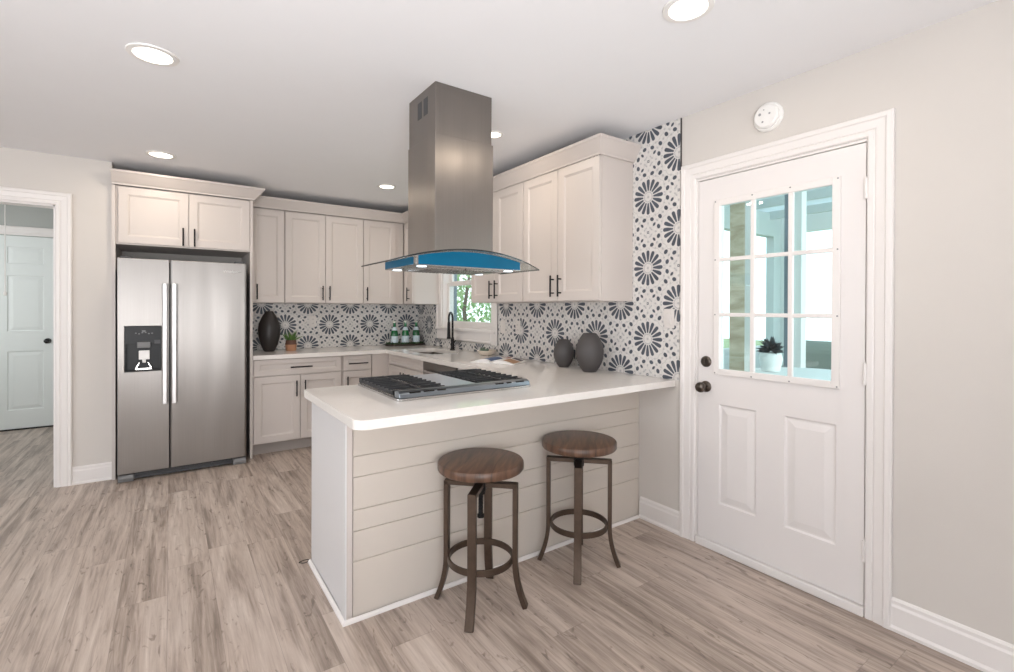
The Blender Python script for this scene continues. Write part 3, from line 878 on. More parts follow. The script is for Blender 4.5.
# ================================================================== PENINSULA
PX0, PY0, PY1 = .605, 2.045, 2.644
pn = thing('peninsula_base', 'peninsula base clad in horizontal cream shiplap boards facing the stools', 'peninsula', (PX0, PY0, 0))
LW = XR - PX0 - .002
bm = B(); box(bm, .016, LW, .015, PY1 - PY0, .0, .865)
link_mesh('cabinet_body', bm, 'cab', pn)
bm = B()
zs = [.0, .247, .376, .466, .606, .695, .865]
for a, b in zip(zs, zs[1:]):
    # each board with a small shadow gap above
    box(bm, .030, LW, 0.0, .0145, a + .0012, b - .0028)
box(bm, .030, LW, .006, .0145, 0.0, .865)
link_mesh('shiplap_panel', bm, 'panel', pn, bevel=.001, seg=1)
bm = B(); box(bm, .002, .026, -.008, .014, .0, .865)
link_mesh('corner_trim', bm, 'cab', pn, bevel=.002)
bm = B(); box(bm, 0, .0155, .0145, PY1 - PY0, 0, .865)
link_mesh('end_panel', bm, 'endpanel_lit', pn)
bm = B(); box(bm, -.006, .0015, -.008, .050, .0, .865); link_mesh('edge_stile', bm, 'endpanel_lit', pn, bevel=.001)
bm = B()
sweep(bm, [(0, 0), (.014, 0), (.013, .008), (.007, .014), (0, .016)], [(-.004, PY1 - PY0, 0), (-.004, -.008, 0), (LW - .024, -.008, 0)], [((-1, 0, 0), (0, 0, 1)), ((-1, -1, 0), (0, 0, 1)), ((0, -1, 0), (0, 0, 1))])
link_mesh('shoe_moulding', bm, 'trim', pn)
for i in range(3):
    a = .03 + i * .40
    g = front  # kitchen-side doors
bm = B()
for i in range(3): box(bm, .03 + i * .395, .03 + i * .395 + .385, PY1 - PY0, PY1 - PY0 + .018, .11, .865)
link_mesh('kitchen_side_doors', bm, 'cab', pn, bevel=.002)

# ================================================================== COUNTERTOP (one continuous slab)
def arc(cx, cy, r, a0, a1, n=8): return [(cx + r * math.cos(a0 + (a1 - a0) * i / n), cy + r * math.sin(a0 + (a1 - a0) * i / n)) for i in range(n + 1)]
out = arc(.563 + .05, 1.778 + .05, .05, PI, 1.5 * PI)
out += [(XR - .001, 1.778), (XR - .001, YB - .001), (.599, YB - .001), (.599, 4.759), (1.815, 4.759)]
out += [(1.815, 2.652)]
out += arc(.563 + .03, 2.652 - .03, .03, PI / 2, PI, 6)
SX0, SX1, SY0, SY1 = 1.955, 2.300, 4.05, 4.70
rr = .09
hole = arc(SX0 + rr, SY0 + rr, rr, PI, 1.5 * PI, 6) + arc(SX1 - rr, SY0 + rr, rr, 1.5 * PI, 2 * PI, 6) + arc(SX1 - rr, SY1 - rr, rr, 0, PI / 2, 6) + arc(SX0 + rr, SY1 - rr, rr, PI / 2, PI, 6)
bm = B(); prism(bm, out, .8655, CT, 'z', holes=[hole])
ct = link_mesh('countertop', bm, 'quartz', bevel=.005, seg=3)
tag(ct, 'glossy white quartz countertop running around the kitchen and over the peninsula', 'countertop')
# sink
bm = B()
def ring_scaled(z, off):
    cx, cy = (SX0 + SX1) / 2, (SY0 + SY1) / 2
    hx, hy = (SX1 - SX0) / 2, (SY1 - SY0) / 2
    return [bm.verts.new((cx + (x - cx) * (hx - off) / hx, cy + (y - cy) * (hy - off) / hy, z)) for x, y in hole]
rg = [ring_scaled(.864, -.006), ring_scaled(.864, .004), ring_scaled(.72, .010), ring_scaled(.70, .03), ring_scaled(.695, .10)]
for A, D in zip(rg, rg[1:]):
    for i in range(len(A)): bm.faces.new((A[i], A[(i + 1) % len(A)], D[(i + 1) % len(A)], D[i]))
bm.faces.new(rg[-1])
sk = link_mesh('sink', bm, 'sink', smooth_=True)
tag(sk, 'undermount stainless sink set in the counter below the window', 'sink')
bm = B(); lathe(bm, [(0, 0), (.04, 0), (.04, .003), (0, .003)], 20, ((SX0 + SX1) / 2, (SY0 + SY1) / 2, .6955)); link_mesh('drain', bm, 'chrome', sk)

# ---- faucet
fa = thing('faucet', 'tall black pull-down gooseneck faucet behind the sink', 'faucet', (2.372, 4.375, CT))
bm = B(); lathe(bm, [(0, 0), (.026, 0), (.026, .008), (.018, .014), (.017, .11), (.013, .13), (0, .131)], 20); link_mesh('base', bm, 'black', fa, smooth_=True)
bm = B()
sdx, sdy, sr = -.714, -.694, .062
pts = [(0, 0, .12), (0, 0, .32)] + [(sdx * sr * (1 - math.cos(a)), sdy * sr * (1 - math.cos(a)), .32 + sr * math.sin(a)) for a in [PI * i / 12 for i in range(1, 13)]] + [(sdx * sr * 2, sdy * sr * 2, .28)]
tube(bm, pts, .0105, 12); link_mesh('spout', bm, 'black', fa, smooth_=True)
ex, ey = sdx * sr * 2, sdy * sr * 2
bm = B(); cyl(bm, (ex, ey, .285), (ex, ey, .15), .014, .017, 14); cyl(bm, (ex, ey, .15), (ex, ey, .12), .017, .022, 14); link_mesh('spray_head', bm, 'black', fa, smooth_=True)
bm = B(); cyl(bm, (0, -.012, .08), (0, -.035, .085), .010, n=12); cyl(bm, (0, -.030, .085), (-.01, -.085, .10), .007, .005, 10); link_mesh('lever_handle', bm, 'black', fa, smooth_=True)

# ================================================================== COOKTOP
ck = thing('gas_cooktop', 'stainless gas cooktop with black grates on the peninsula counter', 'cooktop', (.835, 2.045, CT))
CW, CD = .757, .580
bm = B(); prism(bm, arc(.02, .02, .02, PI, 1.5 * PI, 4) + arc(CW - .02, .02, .02, 1.5 * PI, 2 * PI, 4) + arc(CW - .02, CD - .02, .02, 0, PI / 2, 4) + arc(.02, CD - .02, .02, PI / 2, PI, 4), 0.0005, .012, 'z')
link_mesh('cooktop_tray', bm, 'steelplain', ck, bevel=.003)
bm = B(); box(bm, .012, CW - .012, .075, CD - .01, .0125, .016); link_mesh('burner_deck', bm, 'steelplain', ck)
# near-side raised vent rail with slots
bm = B(); prism(bm, [(.006, .0125), (.070, .0125), (.070, .040), (.030, .043), (.012, .034)], .010, CW - .010, 'x')
vr = link_mesh('vent_rail', bm, 'cooksteel', ck, bevel=.003)
for a, w_ in ((.06, .055), (.13, .055), (.20, .045), (.53, .05), (.60, .03), (.66, .05)):
    bm = B(); box(bm, a, a + w_, .0113, .0278, .0295, .0380)
    link_mesh('vent_slot', bm, 'blackgloss', vr)
for k, (x0, x1) in enumerate(((.008, .275), (.485, .752))):
    y0, y1 = .078, CD - .012; zt = .046
    bm = B()
    box(bm, x0, x0 + .012, y0, y1, .020, zt - .008); box(bm, x1 - .012, x1, y0, y1, .020, zt - .008)
    box(bm, x0, x1, y0, y0 + .012, .024, zt - .004); box(bm, x0, x1, y1 - .012, y1, .024, zt - .004)
    n = 9
    for i in range(1, n):
        y = y0 + (y1 - y0) * i / n
        box(bm, x0 - .003, x0 + .105, y - .0042, y + .0042, zt - .011, zt)
        box(bm, x1 - .105, x1 + .003, y - .0042, y + .0042, zt - .011, zt)
    xm = (x0 + x1) / 2
    box(bm, xm - .006, xm + .006, y0, y1, zt - .016, zt - .003)
    for yc in ((y0 * 3 + y1) / 4, (y0 + y1 * 3) / 4):
        box(bm, x0 + .04, x1 - .04, yc - .005, yc + .005, zt - .014, zt + .001)
    for (a, b) in ((x0, y0), (x1 - .014, y0), (x0, y1 - .014), (x1 - .014, y1 - .014)): box(bm, a, a + .014, b, b + .014, .016, zt - .006)
    g = link_mesh('burner_grate', bm, 'iron', ck, bevel=.002, seg=1)
    for yc in ((y0 * 3 + y1) / 4, (y0 + y1 * 3) / 4):
        bm = B(); lathe(bm, [(0, .016), (.045, .016), (.043, .022), (.034, .025), (.034, .029), (.0, .030)], 24, (xm, yc, 0))
        link_mesh('burner', bm, 'darkgrey', ck, smooth_=True)
bm = B(); box(bm, .290, .470, .090, CD - .020, .024, .034)
gp = link_mesh('griddle_plate', bm, 'griddle', ck, bevel=.004)
bm = B(); box(bm, .284, .476, .084, CD - .014, .0162, .0238); link_mesh('griddle_rim', bm, 'blackgloss', gp)


# ================================================================== REFRIGERATOR
FY = 4.640
fr = thing('refrigerator', 'stainless side-by-side refrigerator with ice and water dispenser', 'refrigerator', (-.325, FY, 0))
FWd = .858
bm = B(); box(bm, .004, FWd - .004, .066, .72, .03, 1.685); link_mesh('cabinet_shell', bm, 'darkgrey', fr, bevel=.004)
def fdoor(name, x0, x1, hole=None):
    bm = B()
    w = x1 - x0; ed = .016
    # slightly rounded front in plan, extruded in z
    z0, z1 = .062, 1.700
    if hole is None:
        pl = [(x0, .062), (x0, ed), (x0 + .004, .006), (x0 + .014, .0)] + [(x1 - .014, .0), (x1 - .004, .006), (x1, ed), (x1, .062)]
        prism(bm, pl, z0, z1, 'z')
    else:
        hx0, hz0, hx1, hz1 = hole
        paneled(bm, w, z1 - z0, .062, [(hx0 - x0, hz0 - z0, hx1 - x0, hz1 - z0, [(0.0, .003), (.0, .045)])], x0, z0, 0)
    return link_mesh(name, bm, 'steel', fr, bevel=.004)
d1 = fdoor('freezer_door', .0, .319, (.042, .835, .269, 1.182))
d2 = fdoor('fridge_door', .325, FWd)
for d, xc in ((d1, .291), (d2, .352)):
    bm = B()
    z0, z1 = .578, 1.512
    prism(bm, [(xc - .018, -.052), (xc - .012, -.058), (xc + .012, -.058), (xc + .018, -.052), (xc + .018, -.043), (xc - .018, -.043)], z0, z1, 'z')
    for z in (z0, z1 - .035): box(bm, xc - .012, xc + .012, -.044, .0, z, z + .035)
    link_mesh('handle', bm, 'handle_steel', d, bevel=.002)
# dispenser
bm = B(); prism(bm, rect(.042, .835, .269, 1.182), -.004, .0, 'y', holes=[rect(.050, .845, .262, 1.045)]); box(bm, .044, .267, .041, .0445, .838, 1.18); box(bm, .046, .264, .0, .040, 1.045, 1.178)
dp = link_mesh('dispenser', bm, 'dispglass', fr, bevel=.001, seg=1)
bm = B()
for a in (.105, .125, .145, .165, .185, .205): box(bm, a, a + .011, -.0048, -.0041, 1.125 + .006 * math.sin(a * 90), 1.133 + .006 * math.sin(a * 90))
box(bm, .148, .170, -.0048, -.0041, 1.138, 1.150)
link_mesh('control_icons', bm, 'greyplastic', dp)
bm = B(); box(bm, .118, .200, -.008, .02, 1.015, 1.060); link_mesh('ice_chute', bm, 'greyplastic', dp, bevel=.004)
bm = B(); box(bm, .128, .195, .0, .012, .925, .995); box(bm, .150, .172, .004, .02, .90, .93); link_mesh('paddle', bm, 'whiteplastic', dp, bevel=.003)
bm = B(); box(bm, .105, .210, -.002, .040, .846, .862); prism(bm, [(.105, .862), (.118, .862), (.135, .905), (.128, .905)], .01, .03, 'y'); prism(bm, [(.210, .862), (.197, .862), (.180, .905), (.187, .905)], .01, .03, 'y'); link_mesh('drip_tray', bm, 'steelplain', dp, bevel=.002)
bm = B(); box(bm, .225, .262, -.0046, -.0041, 1.045, 1.075); link_mesh('status_window', bm, 'darkgrey', dp)
# base grille and feet
bm = B()
box(bm, .10, .755, .030, .060, .012, .030)
for i in range(22): box(bm, .10 + i * .0298, .10 + i * .0298 + .017, .028, .034, .034, .050)
box(bm, .10, .755, .040, .064, .030, .058)
link_mesh('base_grille', bm, 'darkgrey', fr)
for a in (0.0, FWd - .10):
    bm = B(); prism(bm, [(.005, .002), (.075, .002), (.075, .052), (.012, .052), (-.002, .030)], a + .002, a + .098, 'x'); link_mesh('foot_cover', bm, 'greyplastic', fr, bevel=.003)
for a in (.05, FWd - .05):
    bm = B(); box(bm, a - .035, a + .035, .01, .11, 1.7005, 1.716); link_mesh('hinge_cover', bm, 'darkgrey', fr, bevel=.004)
def text_mesh(name, s, size, m, parent, loc, rot, ext=.0006):
    c = bpy.data.curves.new(name + '_c', 'FONT'); c.body = s; c.size = size; c.extrude = ext; c.align_x = 'CENTER'; c.align_y = 'CENTER'
    o = bpy.data.objects.new(name + '_tmp', c); C.objects.link(o)
    bpy.context.view_layer.update()
    dg = bpy.context.evaluated_depsgraph_get()
    me = bpy.data.meshes.new_from_object(o.evaluated_get(dg))
    bpy.data.objects.remove(o)
    n = bpy.data.objects.new(name, me); me.materials.clear(); me.materials.append(M[m]); C.objects.link(n)
    n.parent = parent; n.location = loc; n.rotation_euler = rot
    return n
text_mesh('badge', 'Whirlpool', .030, 'chrome', d2, (.750, -.0012, 1.628), (R(90), 0, 0))

# ================================================================== RANGE HOOD
HX, HYc = 1.251, 2.300
hood = thing('range_hood', 'stainless island range hood with curved glass canopy hanging over the cooktop', 'range hood', (HX, HYc, 0))
# chimney: upper section and sleeve slightly larger
bm = B(); box(bm, -.179, .152, -.140, .178, 2.10, ZC - .001)
up = link_mesh('upper_chimney', bm, 'hoodsteel', hood, bevel=.002)
for k in (0, 1):
    y0 = -.052 + k * .072
    bm = B(); box(bm, -.1799, -.1792, y0 - .002, y0 + .046, 2.312, 2.400)
    for j in range(6): box(bm, -.1808, -.1798, y0, y0 + .044, 2.318 + j * .0135, 2.318 + j * .0135 + .006)
    link_mesh('vent_grille', bm, 'darkgrey', up)
bm = B(); prism(bm, [(-.1825, -.145), (.159, -.145), (.159, .183), (-.1825, .183)], 1.560, 2.190, 'z', holes=[rect(-.1795, -.1405, .1525, .1785)])
link_mesh('lower_chimney', bm, 'hoodsteel', hood, bevel=.002)
# glass canopy: arched in x, thickness 6 mm
GW, GY0, GY1 = .436, -.245, .245
def gz(x): return 1.537 + .074 * (1 - (x / GW) ** 2)
bm = B(); N = 28; rows = []
def gfront(x):  # plan shape: nose curved
    return GY0 + .05 * (x / GW) ** 2
for i in range(N + 1):
    x = -GW + 2 * GW * i / N
    y0 = gfront(x); y1 = GY1 - .05 * (x / GW) ** 2
    rows.append([bm.verts.new((x, y0, gz(x))), bm.verts.new((x, y1, gz(x))), bm.verts.new((x, y1, gz(x) + .006)), bm.verts.new((x, y0, gz(x) + .006))])
for A, D in zip(rows, rows[1:]):
    for k, mi in ((0, 0), (1, 1), (2, 0), (3, 1)):
        bm.faces.new((A[k], A[(k + 1) % 4], D[(k + 1) % 4], D[k])).material_index = mi
bm.faces.new(rows[0][::-1]).material_index = 1; bm.faces.new(rows[-1]).material_index = 1
gc = link_mesh('glass_canopy', bm, ['hoodglass', 'hoodedge'], hood, smooth_=True); gc['label'] = 'arched clear glass with a dark edge'
# body under the glass
BW = .305; BY0, BY1 = -.195, .20
bm = B(); top = []
pl = [(-BW, 1.528)] + [(BW, 1.528)] + [(BW - 2 * BW * i / 16, gz(BW - 2 * BW * i / 16) - .001) for i in range(17)]
prism(bm, pl, BY0, BY1, 'y')
hb = link_mesh('hood_body', bm, 'steelplain', hood, bevel=.001, seg=1)
# blue protective film on the front and left sides
bm = B()
pl = [(-BW + .012, 1.532), (BW - .004, 1.532)] + [(BW - .004 - (2 * BW - .016) * i / 16, gz(BW - .004 - (2 * BW - .016) * i / 16) - .004) for i in range(17)]
prism(bm, pl, BY0 - .0022, BY0 - .0004, 'y')
box(bm, -BW - .002, -BW - .0004, BY0 + .03, BY1 - .004, 1.532, gz(BW) - .006)
f = link_mesh('protective_film', bm, 'bluefilm', hb); f['label'] = 'blue protective film'
for (a, b) in ((-.150, -.005), (.005, .150)):
    bm = B(); box(bm, a - .06 if a < 0 else a, b if a < 0 else b + .06, -.13, .16, 1.522, 1.529)
    for i in range(9): box(bm, (a - .05 if a < 0 else a + .01) + i * .0215, (a - .05 if a < 0 else a + .01) + i * .0215 + .008, -.12, .15, 1.5195, 1.522)
    link_mesh('baffle_filter', bm, 'steelplain', hb)
for a in (-.255, .255):
    for b in (-.15, .155):
        bm = B(); lathe(bm, [(0, 0), (.024, 0), (.024, .003), (0, .003)], 20, (a, b, 1.5245)); l = link_mesh('hood_lamp', bm, 'hoodlamp', hb)


# ================================================================== STOOLS
def make_stool(loc, rz, label):
    t = thing('bar_stool', label, 'stool', loc, rz, None)
    bm = B(); lathe(bm, [(0, .603), (.180, .603), (.189, .606), (.193, .612), (.193, .637), (.189, .643), (.180, .646), (0, .647)], 56)
    s = link_mesh('seat', bm, 'seat', t, smooth_=True)
    bm = B(); lathe(bm, [(0, .586), (.065, .588), (.065, .6025), (0, .6025)], 24); link_mesh('seat_plate', bm, 'bronze', t)
    bm = B()
    rp = []
    zz = .600
    n = 26
    prof = []
    for i in range(n): prof += [(.0115, .40 + i * .0065), (.0095, .40 + i * .0065 + .0032)]
    lathe(bm, [(0, .385), (.016, .385), (.016, .398)] + prof + [(.0115, .585), (0, .5855)], 14); link_mesh('screw_post', bm, 'black', t, smooth_=False)
    bm = B(); box(bm, -.026, .026, -.026, .026, .512, .556); lathe(bm, [(0, .490), (.020, .490), (.020, .570), (0, .570)], 18); link_mesh('hub', bm, 'black', t, bevel=.003)
    for k in range(4):
        a = k * PI / 2
        # flat bar path in the radial plane (r, z)
        path = [(.024, .534), (.164, .534)]
        legp = [(.158, .545), (.158, .40), (.158, .22), (.160, .16), (.168, .10), (.184, .045), (.203, .0)]
        bm = B(); w = .0185; th = .0105
        def bar(bm, pts):
            rings = []
            for i, p in enumerate(pts):
                q0 = pts[max(i - 1, 0)]; q1 = pts[min(i + 1, len(pts) - 1)]
                dx, dz = q1[0] - q0[0], q1[1] - q0[1]; L = math.hypot(dx, dz); nx, nz = -dz / L, dx / L
                rings.append([bm.verts.new((p[0] + s1 * nx * th, s2 * w, p[1] + s1 * nz * th)) for s1, s2 in ((-1, -1), (1, -1), (1, 1), (-1, 1))])
            for A, D in zip(rings, rings[1:]):
                for j in range(4): bm.faces.new((A[j], A[(j + 1) % 4], D[(j + 1) % 4], D[j]))
            bm.faces.new(rings[0][::-1]); bm.faces.new(rings[-1])
        bar(bm, [(.024, .537), (.1665, .537)])
        # smooth the flare
        sm = []
        for i in range(9): sm.append((.158, .5455 - i * (.5455 - .20) / 8))
        for i in range(1, 13):
            u = i / 12; sm.append((.158 + .047 * u ** 1.9, .20 * (1 - u) + .001))
        bar(bm, sm)
        bmesh.ops.rotate(bm, verts=bm.verts, matrix=Matrix.Rotation(a, 3, 'Z'))
        link_mesh('leg', bm, 'bronze', t, bevel=.0015, seg=1)
    bm = B(); lathe(bm, [(.139, .193), (.1485, .193), (.1485, .221), (.139, .221), (.139, .193)], 48, cap=False); link_mesh('foot_ring', bm, 'bronze', t, smooth_=True, bevel=.001, seg=1)
    bm = B(); cyl(bm, (.024, 0, .537), (.034, 0, .537), .012, n=10); cyl(bm, (.045, .014, .55), (.045, .020, .55), .006, n=8); link_mesh('adjusting_bolt', bm, 'black', t)
    return t
make_stool((1.147, 1.846, 0), R(45), 'round wooden seat bar stool on bronze legs nearer the camera, on the left')
s2 = make_stool((1.748, 1.846, 0), R(45), 'round wooden seat bar stool farther right, nearer the glazed door')
# the stool rings are turned so one leg hides the screw from the room

# ================================================================== CEILING LIGHTS
def can(loc, label, r=.095, watts=4.0):
    t = thing('recessed_light', label, 'ceiling light', (loc[0], loc[1], ZC), 0, 'recessed ceiling lights')
    bm = B(); lathe(bm, [(r * .72, -.002), (r * .76, -.008), (r * .98, -.006), (r, -.0008), (r * .72, -.0008)], 40, cap=False); link_mesh('trim_ring', bm, 'whiteplastic', t, smooth_=True)
    bm = B(); lathe(bm, [(0, -.0045), (r * .73, -.0045), (r * .73, -.0012), (0, -.0012)], 32); link_mesh('diffuser', bm, 'lamp', t)
    l = bpy.data.lights.new('recessed_lamp', 'AREA'); l.shape = 'DISK'; l.size = .15; l.energy = watts; l.color = (1.0, .86, .70)
    o = bpy.data.objects.new('lamp_light', l); C.objects.link(o); o.parent = t; o.location = (0, 0, -.012)
    return t
can((-.063, 2.664), 'bright recessed ceiling light nearest the top left of the ceiling', .098)
can((-.055, 4.355), 'recessed ceiling light in front of the cabinet above the refrigerator', .095)
can((1.630, 4.270), 'small recessed ceiling light left of the hood chimney, near the back cabinets', .085)
can((1.705, 2.600), 'recessed ceiling light half hidden behind the right edge of the hood chimney', .062)
can((1.581, 1.095), 'recessed ceiling light cut by the top edge of the picture, nearest the door wall', .092)

# smoke detector
sd = thing('smoke_detector', 'round white smoke detector on the wall above the glazed door', 'smoke detector', (XR, 1.240, 2.286), FX)
bm = B(); lathe(bm, [(0, 0), (.072, 0), (.072, .012), (.066, .020), (0, .020)], 40); bmesh.ops.rotate(bm, verts=bm.verts, matrix=Matrix.Rotation(R(90), 3, 'X')); link_mesh('base_plate', bm, 'whiteplastic', sd, smooth_=True)
bm = B(); lathe(bm, [(0, .020), (.060, .020), (.060, .030), (.052, .038), (0, .040)], 40); bmesh.ops.rotate(bm, verts=bm.verts, matrix=Matrix.Rotation(R(90), 3, 'X')); cv = link_mesh('cover', bm, 'whiteplastic', sd, smooth_=True)
for (a, b, q) in ((-.026, .012, .007), (.022, .006, .005), (-.006, .03, .003), (-.012, -.028, .005)):
    bm = B(); cyl(bm, (a, -.0385, b), (a, -.0402, b), q, n=14); link_mesh('sensor_port', bm, 'silver', cv)

# ================================================================== COUNTER OBJECTS
# tall black faceted vase
bm = B(); lathe(bm, [(0, 0), (.046, 0), (.052, .01), (.078, .07), (.097, .15), (.101, .205), (.092, .27), (.066, .335), (.044, .370), (.038, .385), (.034, .392), (.026, .385), (0, .380)], 14)
v = link_mesh('tall_vase', bm, 'vasedark', smooth_=True); v.location = (.795, 5.20, CT + .0005)
tag(v, 'tall black vase with a swollen middle beside the fridge panel on the back counter', 'vase')
# round dark vases
def rvase(loc, rad, h, label):
    bm = B(); pr = [(0, 0)]
    n = 24
    for i in range(n + 1):
        u = i / n; s = math.sin(PI * (0.09 + u * .82)) ** .62
        pr.append((rad * s * (1 + .012 * (i % 2)), h * u))
    pr += [(rad * .38, h - .004), (rad * .3, h - .012), (0, h - .012)]
    lathe(bm, pr, 36)
    o = link_mesh('round_vase', bm, 'vase', smooth_=True); o.location = loc
    return tag(o, label, 'vase')
rvase((2.345, 2.640, CT + .0005), .074, .200, 'smaller ribbed charcoal vase under the wall cabinets, left of the larger one')
rvase((2.315, 2.345, CT + .0005), .093, .258, 'larger ribbed charcoal vase, the right one of the pair')
# potted plant
pt = thing('potted_plant', 'little green plant in a two-tone brown pot beside the tall black vase', 'plant', (.985, 5.165, CT + .0005))
bm = B(); lathe(bm, [(0, 0), (.046, 0), (.050, .01), (.052, .062), (0, .062)], 24); link_mesh('pot', bm, 'terracotta', pt, smooth_=True)
bm = B(); lathe(bm, [(0, .0622), (.056, .0622), (.050, .075), (.046, .105), (.040, .105), (.038, .085), (0, .085)], 24); link_mesh('pot_rim', bm, 'potwood', pt, smooth_=True)
def leaf(bm, base, d, L, w):
    d = Vector(d).normalized(); a, b = frame_of(d)
    ang = random.random() * PI; s = a * math.cos(ang) + b * math.sin(ang)
    base = Vector(base); n = d.cross(s)
    p = [base, base + d * L * .45 + s * w, base + d * L + n * L * .1, base + d * L * .45 - s * w]
    c = base + d * L * .5 + n * w * .4
    vs = [bm.verts.new(q) for q in p] + [bm.verts.new(c)]
    for i in range(4): bm.faces.new((vs[i], vs[(i + 1) % 4], vs[4]))
bm = B()
for i in range(46):
    a = random.random() * 2 * PI; e = random.uniform(.5, 1.45)
    d = (math.cos(a) * math.cos(e), math.sin(a) * math.cos(e), math.sin(e))
    leaf(bm, (math.cos(a) * .012, math.sin(a) * .012, .09), d, random.uniform(.05, .135), .009)
link_mesh('foliage', bm, 'leaf', pt)
# tray with bottles
tr = thing('serving_tray', 'long dark tray with greenery under the three green bottles', 'tray', (2.212, 5.215, CT + .0005))
bm = B(); lathe(bm, [(0, 0), (.225, 0), (.235, .006), (.240, .022), (.234, .022), (.228, .009), (0, .008)], 36, sy=.42); link_mesh('tray_body', bm, 'tray', tr, smooth_=True)
bm = B()
for i in range(320):
    a = random.random() * 2 * PI; q = random.uniform(.82, 1.0)
    p = (math.cos(a) * .215 * q, math.sin(a) * .215 * q * .42, .012)
    leaf(bm, p, (math.cos(a) * .3 + random.uniform(-.6, .6), math.sin(a) * .3 + random.uniform(-.6, .6), random.uniform(.3, 1.0)), random.uniform(.02, .045), .007)
g = link_mesh('greenery', bm, 'leafd', tr); g['kind'] = 'stuff'
bt = thing('water_bottle', 'green glass bottle with pale label on the tray, left of the three', 'bottle', (2.080, 5.205, CT + .011), 0, 'green bottles on the tray')
bm = B(); lathe(bm, [(0, 0), (.030, 0), (.034, .006), (.034, .118), (.030, .140), (.018, .165), (.0135, .185), (.0125, .215), (.0145, .217), (.0145, .224), (0, .225)], 24); link_mesh('glass_body', bm, 'bottle', bt, smooth_=True)
bm = B(); lathe(bm, [(.0346, .022), (.0352, .022), (.0352, .090), (.0346, .090)], 24); link_mesh('label_band', bm, 'label', bt, smooth_=True)
bm = B(); lathe(bm, [(.0165, .175), (.0205, .160), (.0208, .150), (.026, .145), (.0270, .147), (.0215, .165), (.0165, .18)], 20); link_mesh('neck_label', bm, 'label', bt, smooth_=True)
bm = B(); lathe(bm, [(0, .2255), (.0155, .2255), (.0155, .240), (0, .241)], 16); link_mesh('cap', bm, 'cap', bt, smooth_=True)
bt.scale = (1.18, 1.18, 1.12)
dup(bt, (2.212, 5.205, CT + .011), 0, 'green glass bottle with pale label on the tray, middle of the three')
dup(bt, (2.345, 5.205, CT + .011), 0, 'green glass bottle with pale label on the tray, right of the three')
# bowl with succulents
bw = thing('succulent_bowl', 'low cream bowl of grey-green succulents below the window casing', 'plant', (2.345, 3.685, CT + .0005))
bm = B(); lathe(bm, [(0, 0), (.040, 0), (.060, .012), (.084, .040), (.086, .046), (.080, .046), (.060, .034), (0, .030)], 28); link_mesh('bowl', bm, 'bowl', bw, smooth_=True)
bm = B()
for k in range(7):
    cx, cy = random.uniform(-.045, .045), random.uniform(-.045, .045)
    for i in range(16):
        a = random.random() * 2 * PI; e = random.uniform(.15, 1.3)
        leaf(bm, (cx, cy, .034), (math.cos(a) * math.cos(e), math.sin(a) * math.cos(e), math.sin(e)), random.uniform(.022, .05), .008)
link_mesh('succulents', bm, 'leafg', bw)
# open magazine
mg = thing('open_magazine', 'open magazine with colour photos lying on the counter behind the cooktop', 'magazine', (2.13, 3.17, CT + .0006), R(-60))
PW, PH = .19, .25
for s in (-1, 1):
    bm = B(); n = 10
    def curve(u): return .004 + .020 * math.sin(min(1, u * 1.25) * PI) ** 1.0 * (1 - .35 * u) if u < .8 else .004 + .012 * (1 - u) / .2 * .0 + .002 * (1 - u)
    rr_ = []
    for i in range(n + 1):
        u = i / n; h = .003 + .018 * 1.5 * math.sin(PI * u ** .6)
        x = s * PW * u
        rr_.append([bm.verts.new((x, -PH / 2, 0)), bm.verts.new((x, PH / 2, 0)), bm.verts.new((x, PH / 2, h)), bm.verts.new((x, -PH / 2, h))])
    for A, D in zip(rr_, rr_[1:]):
        for k in range(4): bm.faces.new((A[k], A[(k + 1) % 4], D[(k + 1) % 4], D[k]))
    bm.faces.new(rr_[0][::-1]); bm.faces.new(rr_[-1])
    pg = link_mesh('page_block', bm, 'paper', mg, smooth_=True)
    spec = [(.05, .48, -.45, .40, 'ink_blue'), (.55, .92, -.1, .45, 'ink_dark')] if s < 0 else [(.06, .40, .0, .44, 'ink_red'), (.48, .95, -.44, .1, 'ink_tan'), (.5, .9, .18, .44, 'ink_dark')]
    for (u0_, u1_, v0, v1, mm) in spec:
        bm = B(); prev = None
        for i in range(7):
            u = u0_ + (u1_ - u0_) * i / 6; h = .0040 + .018 * 1.5 * math.sin(PI * u ** .6)
            cur = [bm.verts.new((s * PW * u, v0 * PH, h)), bm.verts.new((s * PW * u, v1 * PH, h))]
            if prev: bm.faces.new((prev[0], prev[1], cur[1], cur[0]))
            prev = cur
        link_mesh('printed_photo', bm, mm, pg)
# floor scrap by the peninsula
bm = B(); tube(bm, [(.022 * math.cos(a) * (1 + .2 * math.sin(3 * a)), .015 * math.sin(a), .003 + .001 * math.sin(2 * a)) for a in [2 * PI * i / 24 for i in range(24)]], .0016, 6, closed=True)
o = link_mesh('wire_loop', bm, 'black'); o.location = (.572, 2.660, 0)
tag(o, 'tiny dark wire loop on the floor at the far corner of the peninsula', 'wire')

